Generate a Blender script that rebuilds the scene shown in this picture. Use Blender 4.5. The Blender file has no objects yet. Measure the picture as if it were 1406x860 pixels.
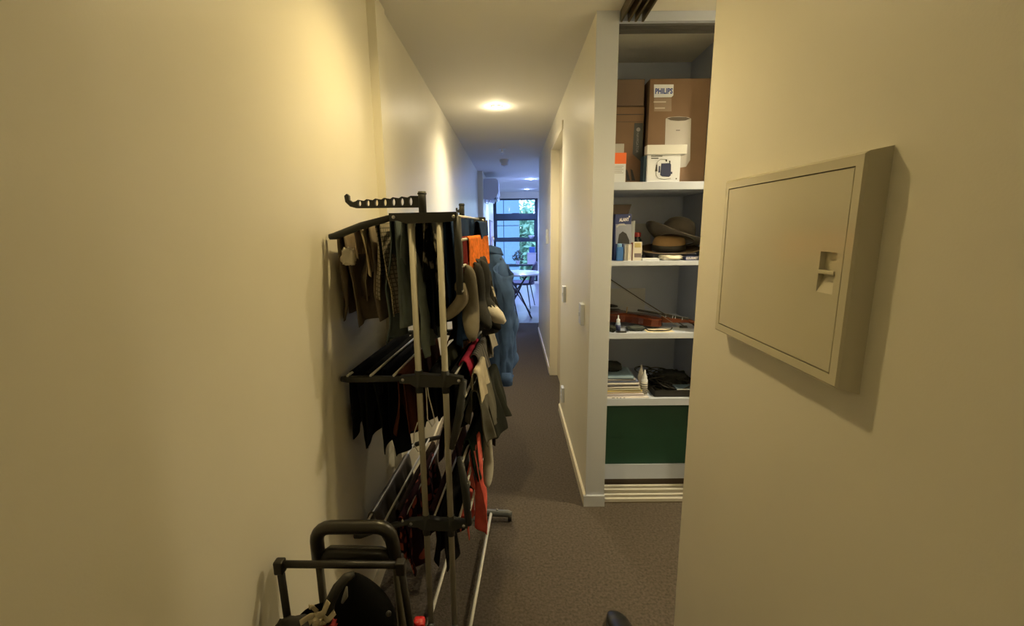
import bpy, bmesh, math, random
from mathutils import Vector, Matrix, noise
R = math.radians
PI = math.pi
scn = bpy.context.scene
C = scn.collection

# ------------------------------------------------------------------ camera
CAM_Z, F_PX, PITCH, ROLL = 1.466, 613.66, 0.187, 0.0092
cd = bpy.data.cameras.new('camera'); cam = bpy.data.objects.new('camera', cd); C.objects.link(cam)
cd.sensor_width = 36.0; cd.lens = 36.0 * F_PX / 1406.0
cd.clip_start = 0.02; cd.clip_end = 300
fwd = Vector((0, math.cos(PITCH), -math.sin(PITCH)))
up0 = Vector((0, math.sin(PITCH), math.cos(PITCH))); ri0 = Vector((1, 0, 0))
ri = ri0 * math.cos(ROLL) - up0 * math.sin(ROLL)
up = ri0 * math.sin(ROLL) + up0 * math.cos(ROLL)
m = Matrix(((ri.x, up.x, -fwd.x, 0), (ri.y, up.y, -fwd.y, 0), (ri.z, up.z, -fwd.z, 0), (0, 0, 0, 1)))
cam.matrix_world = Matrix.Translation((0, 0, CAM_Z)) @ m
scn.camera = cam

def ray(px, py):                     # survey helper: direction seen at a photograph pixel
    u = px - 703; w = 430 - py
    a = (u * math.cos(ROLL) + w * math.sin(ROLL)) / F_PX
    b = (-u * math.sin(ROLL) + w * math.cos(ROLL)) / F_PX
    return Vector((a, math.cos(PITCH) + b * math.sin(PITCH), -math.sin(PITCH) + b * math.cos(PITCH)))
def at(px, py, Y):
    r = ray(px, py); return r * (Y / r.y) + Vector((0, 0, CAM_Z))
def onz(px, py, Z):
    r = ray(px, py); return r * ((Z - CAM_Z) / r.z) + Vector((0, 0, CAM_Z))

# ------------------------------------------------------------------ world, exposure
w = bpy.data.worlds.new('world'); scn.world = w; w.use_nodes = True
nt = w.node_tree; bg = nt.nodes['Background']
tc = nt.nodes.new('ShaderNodeTexCoord'); sep = nt.nodes.new('ShaderNodeSeparateXYZ')
rmp = nt.nodes.new('ShaderNodeValToRGB'); nt.links.new(tc.outputs['Generated'], sep.inputs[0])
nt.links.new(sep.outputs['Z'], rmp.inputs[0])
rmp.color_ramp.elements[0].color = (.62, .80, 1.0, 1); rmp.color_ramp.elements[1].color = (.42, .64, 1.0, 1)
nt.links.new(rmp.outputs[0], bg.inputs[0]); bg.inputs[1].default_value = 2.0
scn.view_settings.view_transform = 'Standard'; scn.view_settings.look = 'None'
scn.view_settings.gamma = 1; scn.view_settings.use_curve_mapping = False
scn.view_settings.exposure = 1.5

WARM = (1.0, .75, .33); SOFT = (1.0, .87, .64); COOL = (.28, .40, 1.0)
LAMPS = [  # x, y, watts, colour, label of the fitting
    (-.09, 1.55, 18.5, WARM, 'recessed downlight in the ceiling above the near end of the drying rack', 150),
    (-.104, 3.709, 32, (1.0, .84, .55), 'glowing recessed downlight nearest the camera in the corridor ceiling', 150),
    (1.45, 1.91, 42, (1.0, .82, .50), 'recessed downlight in the alcove ceiling right of the cupboard', 150),
    (-.1, -.75, 3.5, WARM, 'added fill downlight, out of view in the ceiling behind the camera', 150),  # added fill, out of view: brightens surfaces that face the camera
    (.389, 8.95, 150, COOL, 'nearer of the two lit downlights in the far room', 160),
    (.399, 11.2, 90, COOL, 'farther of the two lit downlights, close to the window', 160),
    (2.2, 9.0, 190, COOL, 'recessed downlight over the right side of the far room', 160)]

# ------------------------------------------------------------------ materials
MATS = {}
def mat(name, col, rough=.6, bump=0, bscale=200, metal=0, var=0, vscale=6, emit=None, es=0, spec=.5, sheen=0):
    if name in MATS: return MATS[name]
    ma = bpy.data.materials.new(name); ma.use_nodes = True; n = ma.node_tree.nodes; l = ma.node_tree.links
    b = n['Principled BSDF']; b.inputs['Base Color'].default_value = (*col, 1); b.inputs['Roughness'].default_value = rough
    b.inputs['Metallic'].default_value = metal; b.inputs['Specular IOR Level'].default_value = spec
    if sheen: b.inputs['Sheen Weight'].default_value = sheen
    t = n.new('ShaderNodeTexCoord')
    if var:
        no = n.new('ShaderNodeTexNoise'); no.inputs['Scale'].default_value = vscale; no.inputs['Detail'].default_value = 5
        l.new(t.outputs['Object'], no.inputs['Vector'])
        r = n.new('ShaderNodeValToRGB'); l.new(no.outputs[0], r.inputs[0])
        r.color_ramp.elements[0].position = .3; r.color_ramp.elements[1].position = .7
        r.color_ramp.elements[0].color = (*[max(0, c * (1 - var)) for c in col], 1)
        r.color_ramp.elements[1].color = (*[min(1, c * (1 + var)) for c in col], 1)
        l.new(r.outputs[0], b.inputs['Base Color'])
    if bump:
        no = n.new('ShaderNodeTexNoise'); no.inputs['Scale'].default_value = bscale; no.inputs['Detail'].default_value = 3
        l.new(t.outputs['Object'], no.inputs['Vector'])
        bp = n.new('ShaderNodeBump'); bp.inputs['Strength'].default_value = bump; bp.inputs['Distance'].default_value = .004
        l.new(no.outputs[0], bp.inputs['Height']); l.new(bp.outputs[0], b.inputs['Normal'])
    if emit:
        b.inputs['Emission Color'].default_value = (*emit, 1); b.inputs['Emission Strength'].default_value = es
    MATS[name] = ma; return ma

def pattern(name, kind, c1, c2, scale=40, rough=.85, c3=None, thr=.5):
    """woven / printed fabric on the cloth's own UV (metres)"""
    if name in MATS: return MATS[name]
    ma = bpy.data.materials.new(name); ma.use_nodes = True; n = ma.node_tree.nodes; l = ma.node_tree.links
    b = n['Principled BSDF']; b.inputs['Roughness'].default_value = rough; b.inputs['Specular IOR Level'].default_value = .2
    t = n.new('ShaderNodeTexCoord'); sp = n.new('ShaderNodeSeparateXYZ'); l.new(t.outputs['UV'], sp.inputs[0])
    def stripe(o, sc, w):
        a = n.new('ShaderNodeMath'); a.operation = 'MULTIPLY'; a.inputs[1].default_value = sc; l.new(sp.outputs[o], a.inputs[0])
        f = n.new('ShaderNodeMath'); f.operation = 'FRACT'; l.new(a.outputs[0], f.inputs[0])
        g = n.new('ShaderNodeMath'); g.operation = 'LESS_THAN'; g.inputs[1].default_value = w; l.new(f.outputs[0], g.inputs[0]); return g
    mx = n.new('ShaderNodeMix'); mx.data_type = 'RGBA'
    mx.inputs[6].default_value = (*c1, 1); mx.inputs[7].default_value = (*c2, 1)
    if kind == 'stripes': l.new(stripe(0, scale, thr).outputs[0], mx.inputs[0])
    elif kind == 'checks':
        a = stripe(0, scale, .28); c = stripe(1, scale, .28); s = n.new('ShaderNodeMath'); s.operation = 'MAXIMUM'
        l.new(a.outputs[0], s.inputs[0]); l.new(c.outputs[0], s.inputs[1]); l.new(s.outputs[0], mx.inputs[0])
    else:
        if kind == 'spots':
            v = n.new('ShaderNodeTexVoronoi'); v.inputs['Scale'].default_value = scale; o = v.outputs['Distance']
        else:
            v = n.new('ShaderNodeTexNoise'); v.inputs['Scale'].default_value = scale; v.inputs['Detail'].default_value = 3; o = v.outputs[0]
        l.new(t.outputs['UV'], v.inputs['Vector'])
        r = n.new('ShaderNodeValToRGB'); l.new(o, r.inputs[0]); r.color_ramp.elements[0].position = thr - .03; r.color_ramp.elements[1].position = thr + .03
        l.new(r.outputs[0], mx.inputs[0])
    l.new(mx.outputs[2], b.inputs['Base Color'])
    MATS[name] = ma; return ma

wall_m = mat('wall paint', (.76, .73, .62), .42, .04, 220, var=.02, vscale=3)
ceil_m = mat('ceiling paint', (.74, .72, .66), .8, .05, 120)
trim_m = mat('gloss trim paint', (.78, .73, .60), .35)
white_m = mat('white melamine', (.50, .56, .72), .4)
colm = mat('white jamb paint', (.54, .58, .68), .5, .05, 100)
carpet_m = mat('brown carpet', (.098, .083, .070), .97, 1.0, 130, var=.3, vscale=90, spec=.1)
floor2_m = mat('grey vinyl floor', (.20, .19, .21), .3, var=.1, vscale=8)
dark_m = mat('charcoal plastic', (.040, .043, .042), .5, spec=.35)
darkgrey_m = mat('grey foot plastic', (.10, .11, .115), .4)
tube_m = mat('beige enamelled tube', (.40, .38, .31), .38)
wire_m = mat('white coated rail', (.72, .72, .68), .35)
alu_m = mat('brushed aluminium', (.75, .74, .70), .35, metal=.4)
bronze_m = mat('bronze aluminium track', (.16, .13, .08), .4, metal=.6)
steel_m = mat('steel', (.6, .6, .6), .3, metal=1)
black_m = mat('black rubber', (.012, .012, .011), .5)
glossb_m = mat('black foam grip', (.018, .016, .012), .33)
card_m = mat('brown cardboard', (.175, .108, .066), .8, .1, 60, var=.06, vscale=10)
card2_m = mat('darker brown cardboard', (.125, .083, .06), .8, .1, 60, var=.06, vscale=10)
wcard_m = mat('white card', (.64, .69, .80), .5)
panel_m = mat('ivory enamel', (.62, .58, .44), .16)
green_m = mat('green storage card', (.010, .060, .040), .55, .05, 90)
ink_m = mat('dark ink', (.03, .03, .035), .6)
navyink_m = mat('navy ink', (.02, .03, .10), .6)
blue_ink = mat('blue ink', (.03, .07, .35), .5)
winframe_m = mat('dark window frame', (.02, .035, .05), .4)
facade_m = mat('blue grey cladding', (.085, .15, .25), .5)
leaf_m = mat('foliage', (.24, .42, .30), .7, var=.5, vscale=3)
bark_m = mat('bark', (.06, .045, .03), .9)
lens_m = mat('lit lamp lens', (1, 1, 1), .5, emit=(1, .95, .82), es=14)
lensc_m = mat('lit cool lamp lens', (1, 1, 1), .5, emit=(.85, .92, 1), es=14)

def glassmat():
    ma = bpy.data.materials.new('window glass'); ma.use_nodes = True; n = ma.node_tree.nodes; l = ma.node_tree.links
    n.remove(n['Principled BSDF']); o = n['Material Output']
    tr = n.new('ShaderNodeBsdfTransparent'); tr.inputs[0].default_value = (.86, .94, 1, 1)
    g = n.new('ShaderNodeBsdfGlossy'); g.inputs['Roughness'].default_value = .02
    fr = n.new('ShaderNodeFresnel'); fr.inputs[0].default_value = 1.3; mx = n.new('ShaderNodeMixShader')
    l.new(fr.outputs[0], mx.inputs[0]); l.new(tr.outputs[0], mx.inputs[1]); l.new(g.outputs[0], mx.inputs[2]); l.new(mx.outputs[0], o.inputs[0])
    return ma
glass_m = glassmat()

# ------------------------------------------------------------------ mesh helpers
OFF = {}
class MB:
    def __init__(s, xf=None): s.v = []; s.f = []; s.uv = {}; s.xf = xf
    def add(s, vs, fs, uvs=None):
        b = len(s.v)
        for p in vs:
            p = Vector(p); s.v.append(s.xf @ p if s.xf else p)
        for f in fs: s.f.append(tuple(i + b for i in f))
        if uvs:
            for i, u in enumerate(uvs): s.uv[b + i] = u
        return s
    def box(s, x0, x1, y0, y1, z0, z1, bev=0):
        x0, x1 = sorted((x0, x1)); y0, y1 = sorted((y0, y1)); z0, z1 = sorted((z0, z1))
        if not bev:
            vs = [(x, y, z) for z in (z0, z1) for y in (y0, y1) for x in (x0, x1)]
            return s.add(vs, [(0, 2, 3, 1), (4, 5, 7, 6), (0, 1, 5, 4), (2, 6, 7, 3), (0, 4, 6, 2), (1, 3, 7, 5)])
        bm = bmesh.new(); bmesh.ops.create_cube(bm, size=1)
        for v in bm.verts: v.co = Vector(((x0 + x1) / 2 + v.co.x * (x1 - x0), (y0 + y1) / 2 + v.co.y * (y1 - y0), (z0 + z1) / 2 + v.co.z * (z1 - z0)))
        bmesh.ops.bevel(bm, geom=bm.edges[:], offset=bev, segments=2, affect='EDGES', profile=.5)
        bm.verts.index_update()
        s.add([v.co.copy() for v in bm.verts], [tuple(v.index for v in f.verts) for f in bm.faces]); bm.free(); return s
    def tube(s, pts, r, seg=8, closed=False, cap=True):
        pts = [Vector(p) for p in pts]; n = len(pts); rr = r if isinstance(r, (list, tuple)) else [r] * n
        vs = []; fs = []; prev = None
        for i, p in enumerate(pts):
            if closed: t = pts[(i + 1) % n] - pts[i - 1]
            else: t = pts[min(i + 1, n - 1)] - pts[max(i - 1, 0)]
            t.normalize()
            if prev is None:
                a = Vector((0, 0, 1)) if abs(t.z) < .9 else Vector((1, 0, 0)); u = t.cross(a).normalized()
            else:
                u = prev - t * prev.dot(t); u.normalize()
            prev = u; v = t.cross(u)
            for k in range(seg):
                a = 2 * PI * k / seg; vs.append(p + (u * math.cos(a) + v * math.sin(a)) * rr[i])
        m_ = n if closed else n - 1
        for i in range(m_):
            for k in range(seg):
                a = i * seg + k; b = i * seg + (k + 1) % seg; c = ((i + 1) % n) * seg + (k + 1) % seg; d = ((i + 1) % n) * seg + k
                fs.append((a, b, c, d))
        if cap and not closed:
            fs.append(tuple(range(seg))[::-1]); fs.append(tuple((n - 1) * seg + k for k in range(seg)))
        return s.add(vs, fs)
    def lathe(s, prof, c=(0, 0, 0), axis=None, seg=20, fn=None):
        c = Vector(c); q = Vector((0, 0, 1)).rotation_difference(Vector(axis).normalized()).to_matrix() if axis else Matrix.Identity(3)
        vs = []; fs = []; n = len(prof)
        for r, z in prof:
            for k in range(seg):
                a = 2 * PI * k / seg; p = Vector((r * math.cos(a), r * math.sin(a), z))
                if fn: p = fn(p, a, r)
                vs.append(c + q @ p)
        for i in range(n - 1):
            for k in range(seg): fs.append((i * seg + k, i * seg + (k + 1) % seg, (i + 1) * seg + (k + 1) % seg, (i + 1) * seg + k))
        if prof[0][0] > 1e-6: fs.append(tuple(range(seg))[::-1])
        if prof[-1][0] > 1e-6: fs.append(tuple((n - 1) * seg + k for k in range(seg)))
        return s.add(vs, fs)
    def prism(s, poly, d, M=None):
        """poly: 2D points; extruded by d along local z; M places it"""
        M = M or Matrix.Identity(4); n = len(poly)
        vs = [M @ Vector((x, y, 0)) for x, y in poly] + [M @ Vector((x, y, d)) for x, y in poly]
        fs = [tuple(range(n))[::-1], tuple(range(n, 2 * n))] + [(i, (i + 1) % n, n + (i + 1) % n, n + i) for i in range(n)]
        return s.add(vs, fs)
    def grid(s, fn, nu, nv, wrapu=False):
        vs = []; uv = []; fs = []
        for j in range(nv + 1):
            for i in range(nu + 1 if not wrapu else nu):
                r = fn(i / nu, j / nv)
                if isinstance(r, tuple) and len(r) == 2: vs.append(r[0]); uv.append(r[1])
                else: vs.append(r); uv.append((i / nu, j / nv))
        W = nu if wrapu else nu + 1
        for j in range(nv):
            for i in range(nu):
                i2 = (i + 1) % W; fs.append((j * W + i, j * W + i2, (j + 1) * W + i2, (j + 1) * W + i))
        return s.add(vs, fs, uv)
    def build(s, name, ma, parent=None, smooth=False, thick=0, label=None):
        me = bpy.data.meshes.new(name)
        if parent is not None: off = OFF[parent.name]
        else:
            xs = [p.x for p in s.v]; ys = [p.y for p in s.v]; zs = [p.z for p in s.v]
            off = Vector(((min(xs) + max(xs)) / 2, (min(ys) + max(ys)) / 2, min(zs)))
        me.from_pydata([p - off for p in s.v], [], s.f); me.update()
        bm = bmesh.new(); bm.from_mesh(me); bmesh.ops.recalc_face_normals(bm, faces=bm.faces); bm.to_mesh(me); bm.free()
        if s.uv:
            ul = me.uv_layers.new(name='UVMap')
            for lp in me.loops: ul.data[lp.index].uv = s.uv.get(lp.vertex_index, (0, 0))
        me.materials.append(ma)
        if smooth:
            for p in me.polygons: p.use_smooth = True
        o = bpy.data.objects.new(name, me); C.objects.link(o)
        if smooth == 'auto':
            try: me.set_sharp_from_angle(angle=R(38))
            except Exception: pass
        if parent is not None: o.parent = parent
        else: o.location = off
        OFF[o.name] = off
        if thick:
            md = o.modifiers.new('thickness', 'SOLIDIFY'); md.thickness = thick; md.offset = 0
        if label: o['label'] = label
        return o

def tag(o, label, cat, group=None, kind=None):
    o['label'] = label; o['category'] = cat
    if group: o['group'] = group
    if kind: o['kind'] = kind
    return o
def thing(name, label, cat, loc, group=None):
    o = bpy.data.objects.new(name, None); o.empty_display_size = .05; C.objects.link(o); o.location = loc
    OFF[o.name] = Vector(loc); return tag(o, label, cat, group)
def struct(name, mb, ma, parent=None, smooth=False):
    o = mb.build(name, ma, parent, smooth)
    if parent is None: o['kind'] = 'structure'
    return o
def text(s, size, M, ma, parent, name='lettering', depth=.0004, bold=.0, fit=None, align='CENTER'):
    cu = bpy.data.curves.new('t', 'FONT'); cu.body = s; cu.size = size; cu.extrude = depth; cu.offset = bold
    cu.align_x = align; cu.align_y = 'CENTER'; cu.resolution_u = 2
    o = bpy.data.objects.new('t', cu); C.objects.link(o)
    dg = bpy.context.evaluated_depsgraph_get(); dg.update()
    me = bpy.data.meshes.new_from_object(o.evaluated_get(dg)); bpy.data.objects.remove(o)
    b = MB(); sc = 1
    if fit:
        wd = max(v.co.x for v in me.vertices) - min(v.co.x for v in me.vertices); sc = fit / wd
    b.add([M @ Vector((v.co.x * sc, v.co.y, v.co.z)) for v in me.vertices], [tuple(p.vertices) for p in me.polygons])
    bpy.data.meshes.remove(me); return b.build(name, ma, parent)
def front(x, y, z, rot=0):   # matrix whose XY plane faces the camera (normal -Y)
    return Matrix.Translation((x, y, z)) @ Matrix.Rotation(PI / 2, 4, 'X') @ Matrix.Rotation(rot, 4, 'Z')
def arc(c, r, a0, a1, n, plane='xz'):
    out = []
    for i in range(n + 1):
        a = a0 + (a1 - a0) * i / n; u = r * math.cos(a); v = r * math.sin(a)
        out.append((c[0] + u, c[1], c[2] + v) if plane == 'xz' else ((c[0] + u, c[1] + v, c[2]) if plane == 'xy' else (c[0], c[1] + u, c[2] + v)))
    return out

# ================================================================== THE SETTING
XR, XL, XN, XB = .385, -.539, .572, -.575       # corridor right/left, near right wall, near left wall
YC, CH = 2.17, 2.40                             # column / cupboard face, ceiling height
struct('floor', MB().box(-.9, 3.7, -1.4, 6.9, -.1, 0), carpet_m)
struct('floor_living_room', MB().box(-.9, 3.7, 6.9, 12.1, -.1, 0), floor2_m)
struct('ceiling', MB().box(-.9, 3.7, -1.4, 12.1, CH, CH + .1), ceil_m)
struct('wall_left_near', MB().box(XB - .12, XB, -1.4, 1.995, 0, CH), wall_m)
struct('trim_1', MB().box(XB - .12, XL, 1.995, 2.14, 0, CH), wall_m)
struct('wall_left', MB().box(XB - .12, XL - .010, 2.14, 7.66, 0, CH), wall_m)
struct('wall_left_far', MB().box(XB - .12, -.464, 7.66, 12.1, 0, CH), wall_m)
struct('wall_right_near', MB().box(XN, XN + .1, -1.4, 1.37, 0, CH), wall_m)
struct('wall_back', MB().box(-.7, .7, -1.5, -1.4, 0, CH), wall_m)
# corridor right wall with door opening 3.462..4.35
wr = MB().box(XR, XR + .0975, YC, 3.462, 0, CH).box(XR, XR + .0975, 4.35, 6.32, 0, CH).box(XR, XR + .0975, 3.462, 4.35, 2.22, CH)
struct('wall_right', wr, wall_m)
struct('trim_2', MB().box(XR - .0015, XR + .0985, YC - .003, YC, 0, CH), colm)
struct('wall_alcove_front', MB().box(XN + .1, 2.1, 1.27, 1.37, 0, CH), wall_m)
struct('wall_alcove_side', MB().box(2.0, 2.1, 1.37, 2.9, 0, CH), wall_m)
struct('wall_alcove_back', MB().box(1.11, 2.0, 2.2, 2.3, 0, CH), wall_m)
struct('wall_living_near', MB().box(XR + .0975, 3.7, 6.22, 6.32, 0, CH), wall_m)
struct('wall_living_right', MB().box(3.6, 3.7, 6.32, 12.1, 0, CH), wall_m)
# far wall round the windows
YW = 12.0
struct('wall_far', MB().box(-.464, 3.6, YW, YW + .12, 2.235, CH).box(-.464, 3.6, YW, YW + .12, 0, .06)
       .box(.70, .86, YW, YW + .12, .06, 2.235).box(3.2, 3.6, YW, YW + .12, .06, 2.235), wall_m)
# skirtings
def skirt(name, x0, x1, y0, y1): struct(name, MB().box(x0, x1, y0, y1, 0, .058).box(x0 + (.004 if x1 > 0 and x1 - x0 < .02 else 0), x1, y0, y1, .058, .062), trim_m)
skirt('baseboard_right', XR - .012, XR, YC - .014, 3.445)
skirt('baseboard_right_far', XR - .012, XR, 4.40, 6.32)
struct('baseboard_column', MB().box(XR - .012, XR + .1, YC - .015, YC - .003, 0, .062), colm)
skirt('baseboard_left', XL - .010, XL + .002, 2.15, 7.66)
skirt('baseboard_left_near', XB, XB + .012, -1.4, 1.99)
skirt('baseboard_living', -.464, -.452, 7.66, 12)
# door in corridor right wall
d1 = struct('door_1', MB().box(.452, .482, 3.50, 4.33, .005, 2.17, .002), mat('door paint', (.66, .60, .46), .45))
fr = MB().box(.375, .4825, 4.33, 4.43, 0, 2.225, .002).box(.388, .4825, 3.462, 3.50, 0, 2.20).box(.375, .4825, 3.44, 4.43, 2.175, 2.235, .002)
struct('door_frame', fr, trim_m, d1)
hb = MB().lathe([(.02, 0), (.02, .006), (.008, .008), (.008, .03)], (.452, 3.56, 1.0), (-1, 0, 0), 12).tube([(.424, 3.56, 1.0), (.424, 3.66, 1.0)], .007)
hb.build('door_handle', steel_m, d1, True)
struct('door_2', MB().box(-.42, .42, -1.4, -1.36, .005, 2.04, .003), trim_m)

# ---------------- cupboard (closet)
cl = MB().box(.4825, 1.11, 2.80, 2.9, 0, CH)
struct('wall_closet_back', cl, white_m)
struct('wall_closet_right', MB().box(1.05, 1.11, 2.2, 2.8, 0, CH), white_m)
struct('trim_3', MB().box(.4825, 1.05, 2.175, 2.20, 2.36, CH), white_m)     # header over the opening
sh = thing('closet_shelving', 'white melamine shelves fitted inside the open cupboard', 'shelves', (.766, 2.5, 0))
for k, (zt, th) in enumerate(((1.685, .038), (1.298, .024), (.923, .030), (.562, .040))):
    MB().box(.484, 1.049, 2.27, 2.799, zt - th, zt, .0015).build('shelf', white_m, sh)
MB().box(.484, 1.049, 2.33, 2.799, .055, .143).build('plinth', white_m, sh)
MB().box(.484, 1.049, 2.34, 2.36, .001, .055).build('plinth_recess', mat('brown kick strip', (.09, .07, .055), .8), sh)
MB().box(.484, .4965, 2.30, 2.799, 0, CH - .06).build('side_panel', white_m, sh)
tk = thing('sliding_door_floor_track', 'double aluminium sliding door track on the cupboard floor', 'track', (.766, 2.24, 0))
MB().box(.484, 1.049, 2.185, 2.325, .0, .004).build('base_plate', bronze_m, tk)
for y in (2.187, 2.225, 2.272, 2.310): MB().box(.484, 1.049, y, y + .016, .004, .024, .002).build('rail', alu_m, tk)
tk = thing('overhead_door_track', 'dark double sliding door track over the cupboard opening', 'track', (.766, 2.24, 2.36))
MB().box(.484, 1.049, 2.201, 2.30, 2.385, 2.399).build('base_plate', mat('grey track', (.12, .12, .125), .5), tk)
for y in (2.203, 2.245, 2.288): MB().box(.484, 1.049, y, y + .008, 2.355, 2.385).build('rail', mat('grey track', (.12, .12, .125), .5), tk)
tk = thing('bronze_ceiling_track', 'bronze double door track on the ceiling running back towards the camera', 'track', (.535, 1.77, 2.36))
MB().box(.487, .590, 1.372, 2.165, 2.388, 2.399).build('base_plate', bronze_m, tk)
for x in (.487, .520, .550, .581): MB().box(x, x + .009, 1.372, 2.165, 2.352, 2.388, .001).build('rail', bronze_m, tk)

# ---------------- windows at the far end
def window(name, x0, x1, handles=True):
    root = struct(name, MB().box(x0, x0 + .045, YW + .02, YW + .10, .06, 2.235).box(x1 - .045, x1, YW + .02, YW + .10, .06, 2.235)
                  .box(x0, x1, YW + .02, YW + .10, 2.215, 2.235).box(x0, x1, YW + .02, YW + .10, .06, .09), winframe_m)
    for z0, z1 in ((1.70, 1.83), (1.125, 1.20), (.475, .522)):
        MB().box(x0 + .045, x1 - .045, YW - .06 if z1 < 1.5 else YW, YW + .10, z0, z1, .003).build('transom', winframe_m, root)
    for z0, z1, s in ((1.83, 2.215, .035), (1.20, 1.70, .05), (.522, 1.125, .012), (.09, .475, .012)):
        f = MB(); a, b = x0 + .045, x1 - .045
        f.box(a, a + s, YW + .03, YW + .07, z0, z1).box(b - s, b, YW + .03, YW + .07, z0, z1).box(a + s, b - s, YW + .03, YW + .07, z0, z0 + s * .6).box(a + s, b - s, YW + .03, YW + .07, z1 - s * .6, z1)
        sf = f.build('sash', winframe_m, root)
        MB().box(a + s, b - s, YW + .048, YW + .054, z0 + s * .6, z1 - s * .6).build('pane', glass_m, sf)
    for z in (1.83, 1.20):
        c = (x0 + x1) / 2
        MB().box(c - .09, c + .09, YW + .0, YW + .03, z, z + .035, .004).build('window_winder', winframe_m, root)
window('window_1', -.464, .70); window('window_2', .86, 3.2)

# ---------------- outside
MB_ = MB().box(-30, 30, 12.6, 60, -6.2, -6)
struct('ground_outside', MB_, mat('paving', (.3, .3, .3), .9))
bl = thing('clad_building', 'blue grey panel-clad building across from the far window', 'building', (-2.5, 20.5, -6))
MB().box(-6, .34, 20.03, 23, -6, 9).build('wall', mat('dark joint', (.05, .08, .11), .8), bl)
pm = None
for i in range(9):
    for j in range(8):
        x1 = .36 - i * .70; z0 = -5.6 + j * 1.8
        o = MB().box(x1 - .675, x1, 19.96, 20.03, z0, z0 + 1.775, .01).build('cladding_panel', facade_m, bl)
def tree(x, y, h, rx, rz, n, label, seed):
    rnd = random.Random(seed); t = thing('tree', label, 'tree', (x, y, -6), None)
    MB().tube([(x, y, -6), (x + .1, y, h * .4 - 4), (x + .05, y, h - 6 + rz * .4)], [.2, .15, .05], 8).build('trunk', bark_m, t, True)
    b = MB()
    for k in range(n):
        a = rnd.random() * 2 * PI; c = rnd.uniform(-1, 1); q = rnd.uniform(.3, 1) ** .5; s = math.sqrt(1 - c * c)
        lump = 1 + .35 * math.sin(5 * a + 3 * c)
        p = Vector((x + rx * q * s * math.cos(a) * lump, y + rx * q * s * math.sin(a) * lump, h - 6 + rz * q * c * lump))
        d1_ = Vector((rnd.gauss(0, 1), rnd.gauss(0, 1), rnd.gauss(0, 1))).normalized(); d2 = d1_.orthogonal().normalized()
        l = rnd.uniform(.14, .26)
        b.add([p, p + d1_ * l + d2 * l * .4, p + d1_ * 2 * l, p + d1_ * l - d2 * l * .4], [(0, 1, 2, 3)])
    o = b.build('foliage', leaf_m, t); o['kind'] = 'stuff'
tree(.80, 24, 5.35, .85, 3.0, 3200, 'leafy green tree outside beside the clad building, its top below the white sky', 3)
tree(1.0, 18, 2.6, 1.6, 1.7, 5000, 'low bushy green tree outside the lower window panes', 5)

# ================================================================== LIGHT FITTINGS
for i, (x, y, wt, col, lab, ang) in enumerate(LAMPS):
    t = thing('downlight', lab, 'downlight', (x, y, CH))
    MB().lathe([(.034, -.001), (.034, -.006), (.046, -.006), (.048, -.001)], (x, y, CH), None, 24).build('trim_ring', trim_m, t, True)
    MB().lathe([(.0, -.004), (.034, -.004), (.034, -.001)], (x, y, CH), None, 20).build('lens', lens_m if i < 4 else lensc_m, t, True)
    ld = bpy.data.lights.new('lamp', 'SPOT'); ld.energy = wt; ld.color = col; ld.spot_size = R(ang); ld.spot_blend = .9; ld.shadow_soft_size = .035
    lo = bpy.data.objects.new('lamp', ld); C.objects.link(lo); lo.parent = t; lo.location = (0, 0, -.012)
    ld = bpy.data.lights.new('lamp_glow', 'POINT'); ld.energy = wt * (.03 if wt < 50 else .012); ld.color = col; ld.shadow_soft_size = .02  # extra point light added to brighten the ceiling around each fitting
    lo = bpy.data.objects.new('lamp_glow', ld); C.objects.link(lo); lo.parent = t; lo.location = (0, 0, -.045)

# ================================================================== FITTINGS ON WALLS
# electrical panel
t = thing('electrical_panel', 'ivory switchboard box mounted on the near right wall', 'electrical panel', (XN, .93, 1.19))
X0 = XN - .035
Y0p, Y1p, Z0p, Z1p = .705, 1.158, 1.198, 1.577
def quadframe(b, xo, y0, y1, z0, z1, xi, e):   # bevelled outer shell
    o_ = [(XN, y0 - .006, z0 - .006), (XN, y1 + .006, z0 - .006), (XN, y1 + .006, z1 + .006), (XN, y0 - .006, z1 + .006)]
    p_ = [(xo + .004, y0, z0), (xo + .004, y1, z0), (xo + .004, y1, z1), (xo + .004, y0, z1)]
    q_ = [(xo, y0 + .004, z0 + .004), (xo, y1 - .004, z0 + .004), (xo, y1 - .004, z1 - .004), (xo, y0 + .004, z1 - .004)]
    r_ = [(xo, y0 + e, z0 + e), (xo, y1 - e, z0 + e), (xo, y1 - e, z1 - e), (xo, y0 + e, z1 - e)]
    s_ = [(xi, y0 + e, z0 + e), (xi, y1 - e, z0 + e), (xi, y1 - e, z1 - e), (xi, y0 + e, z1 - e)]
    L = [o_, p_, q_, r_, s_]; vs = [v for l_ in L for v in l_]
    fs = [(a * 4 + k, a * 4 + (k + 1) % 4, a * 4 + 4 + (k + 1) % 4, a * 4 + 4 + k) for a in range(4) for k in range(4)] + [(16, 17, 18, 19), (3, 2, 1, 0)]
    b.add(vs, fs)
b = MB(); quadframe(b, X0, Y0p, Y1p, Z0p, Z1p, X0 + .012, .020); b.build('housing', panel_m, t)
dy0, dy1, dz0, dz1 = Y0p + .0225, Y1p - .0225, Z0p + .0225, Z1p - .0225
hy0, hy1, hz0, hz1 = .742, .782, 1.352, 1.422         # latch recess in the door
b = MB()
for (a0, a1, c0, c1) in ((dy0, hy0, dz0, dz1), (hy1, dy1, dz0, dz1), (hy0, hy1, dz0, hz0), (hy0, hy1, hz1, dz1)):
    b.box(X0 + .0005, X0 + .011, a0, a1, c0, c1)
dr = b.build('door', panel_m, t)
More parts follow.
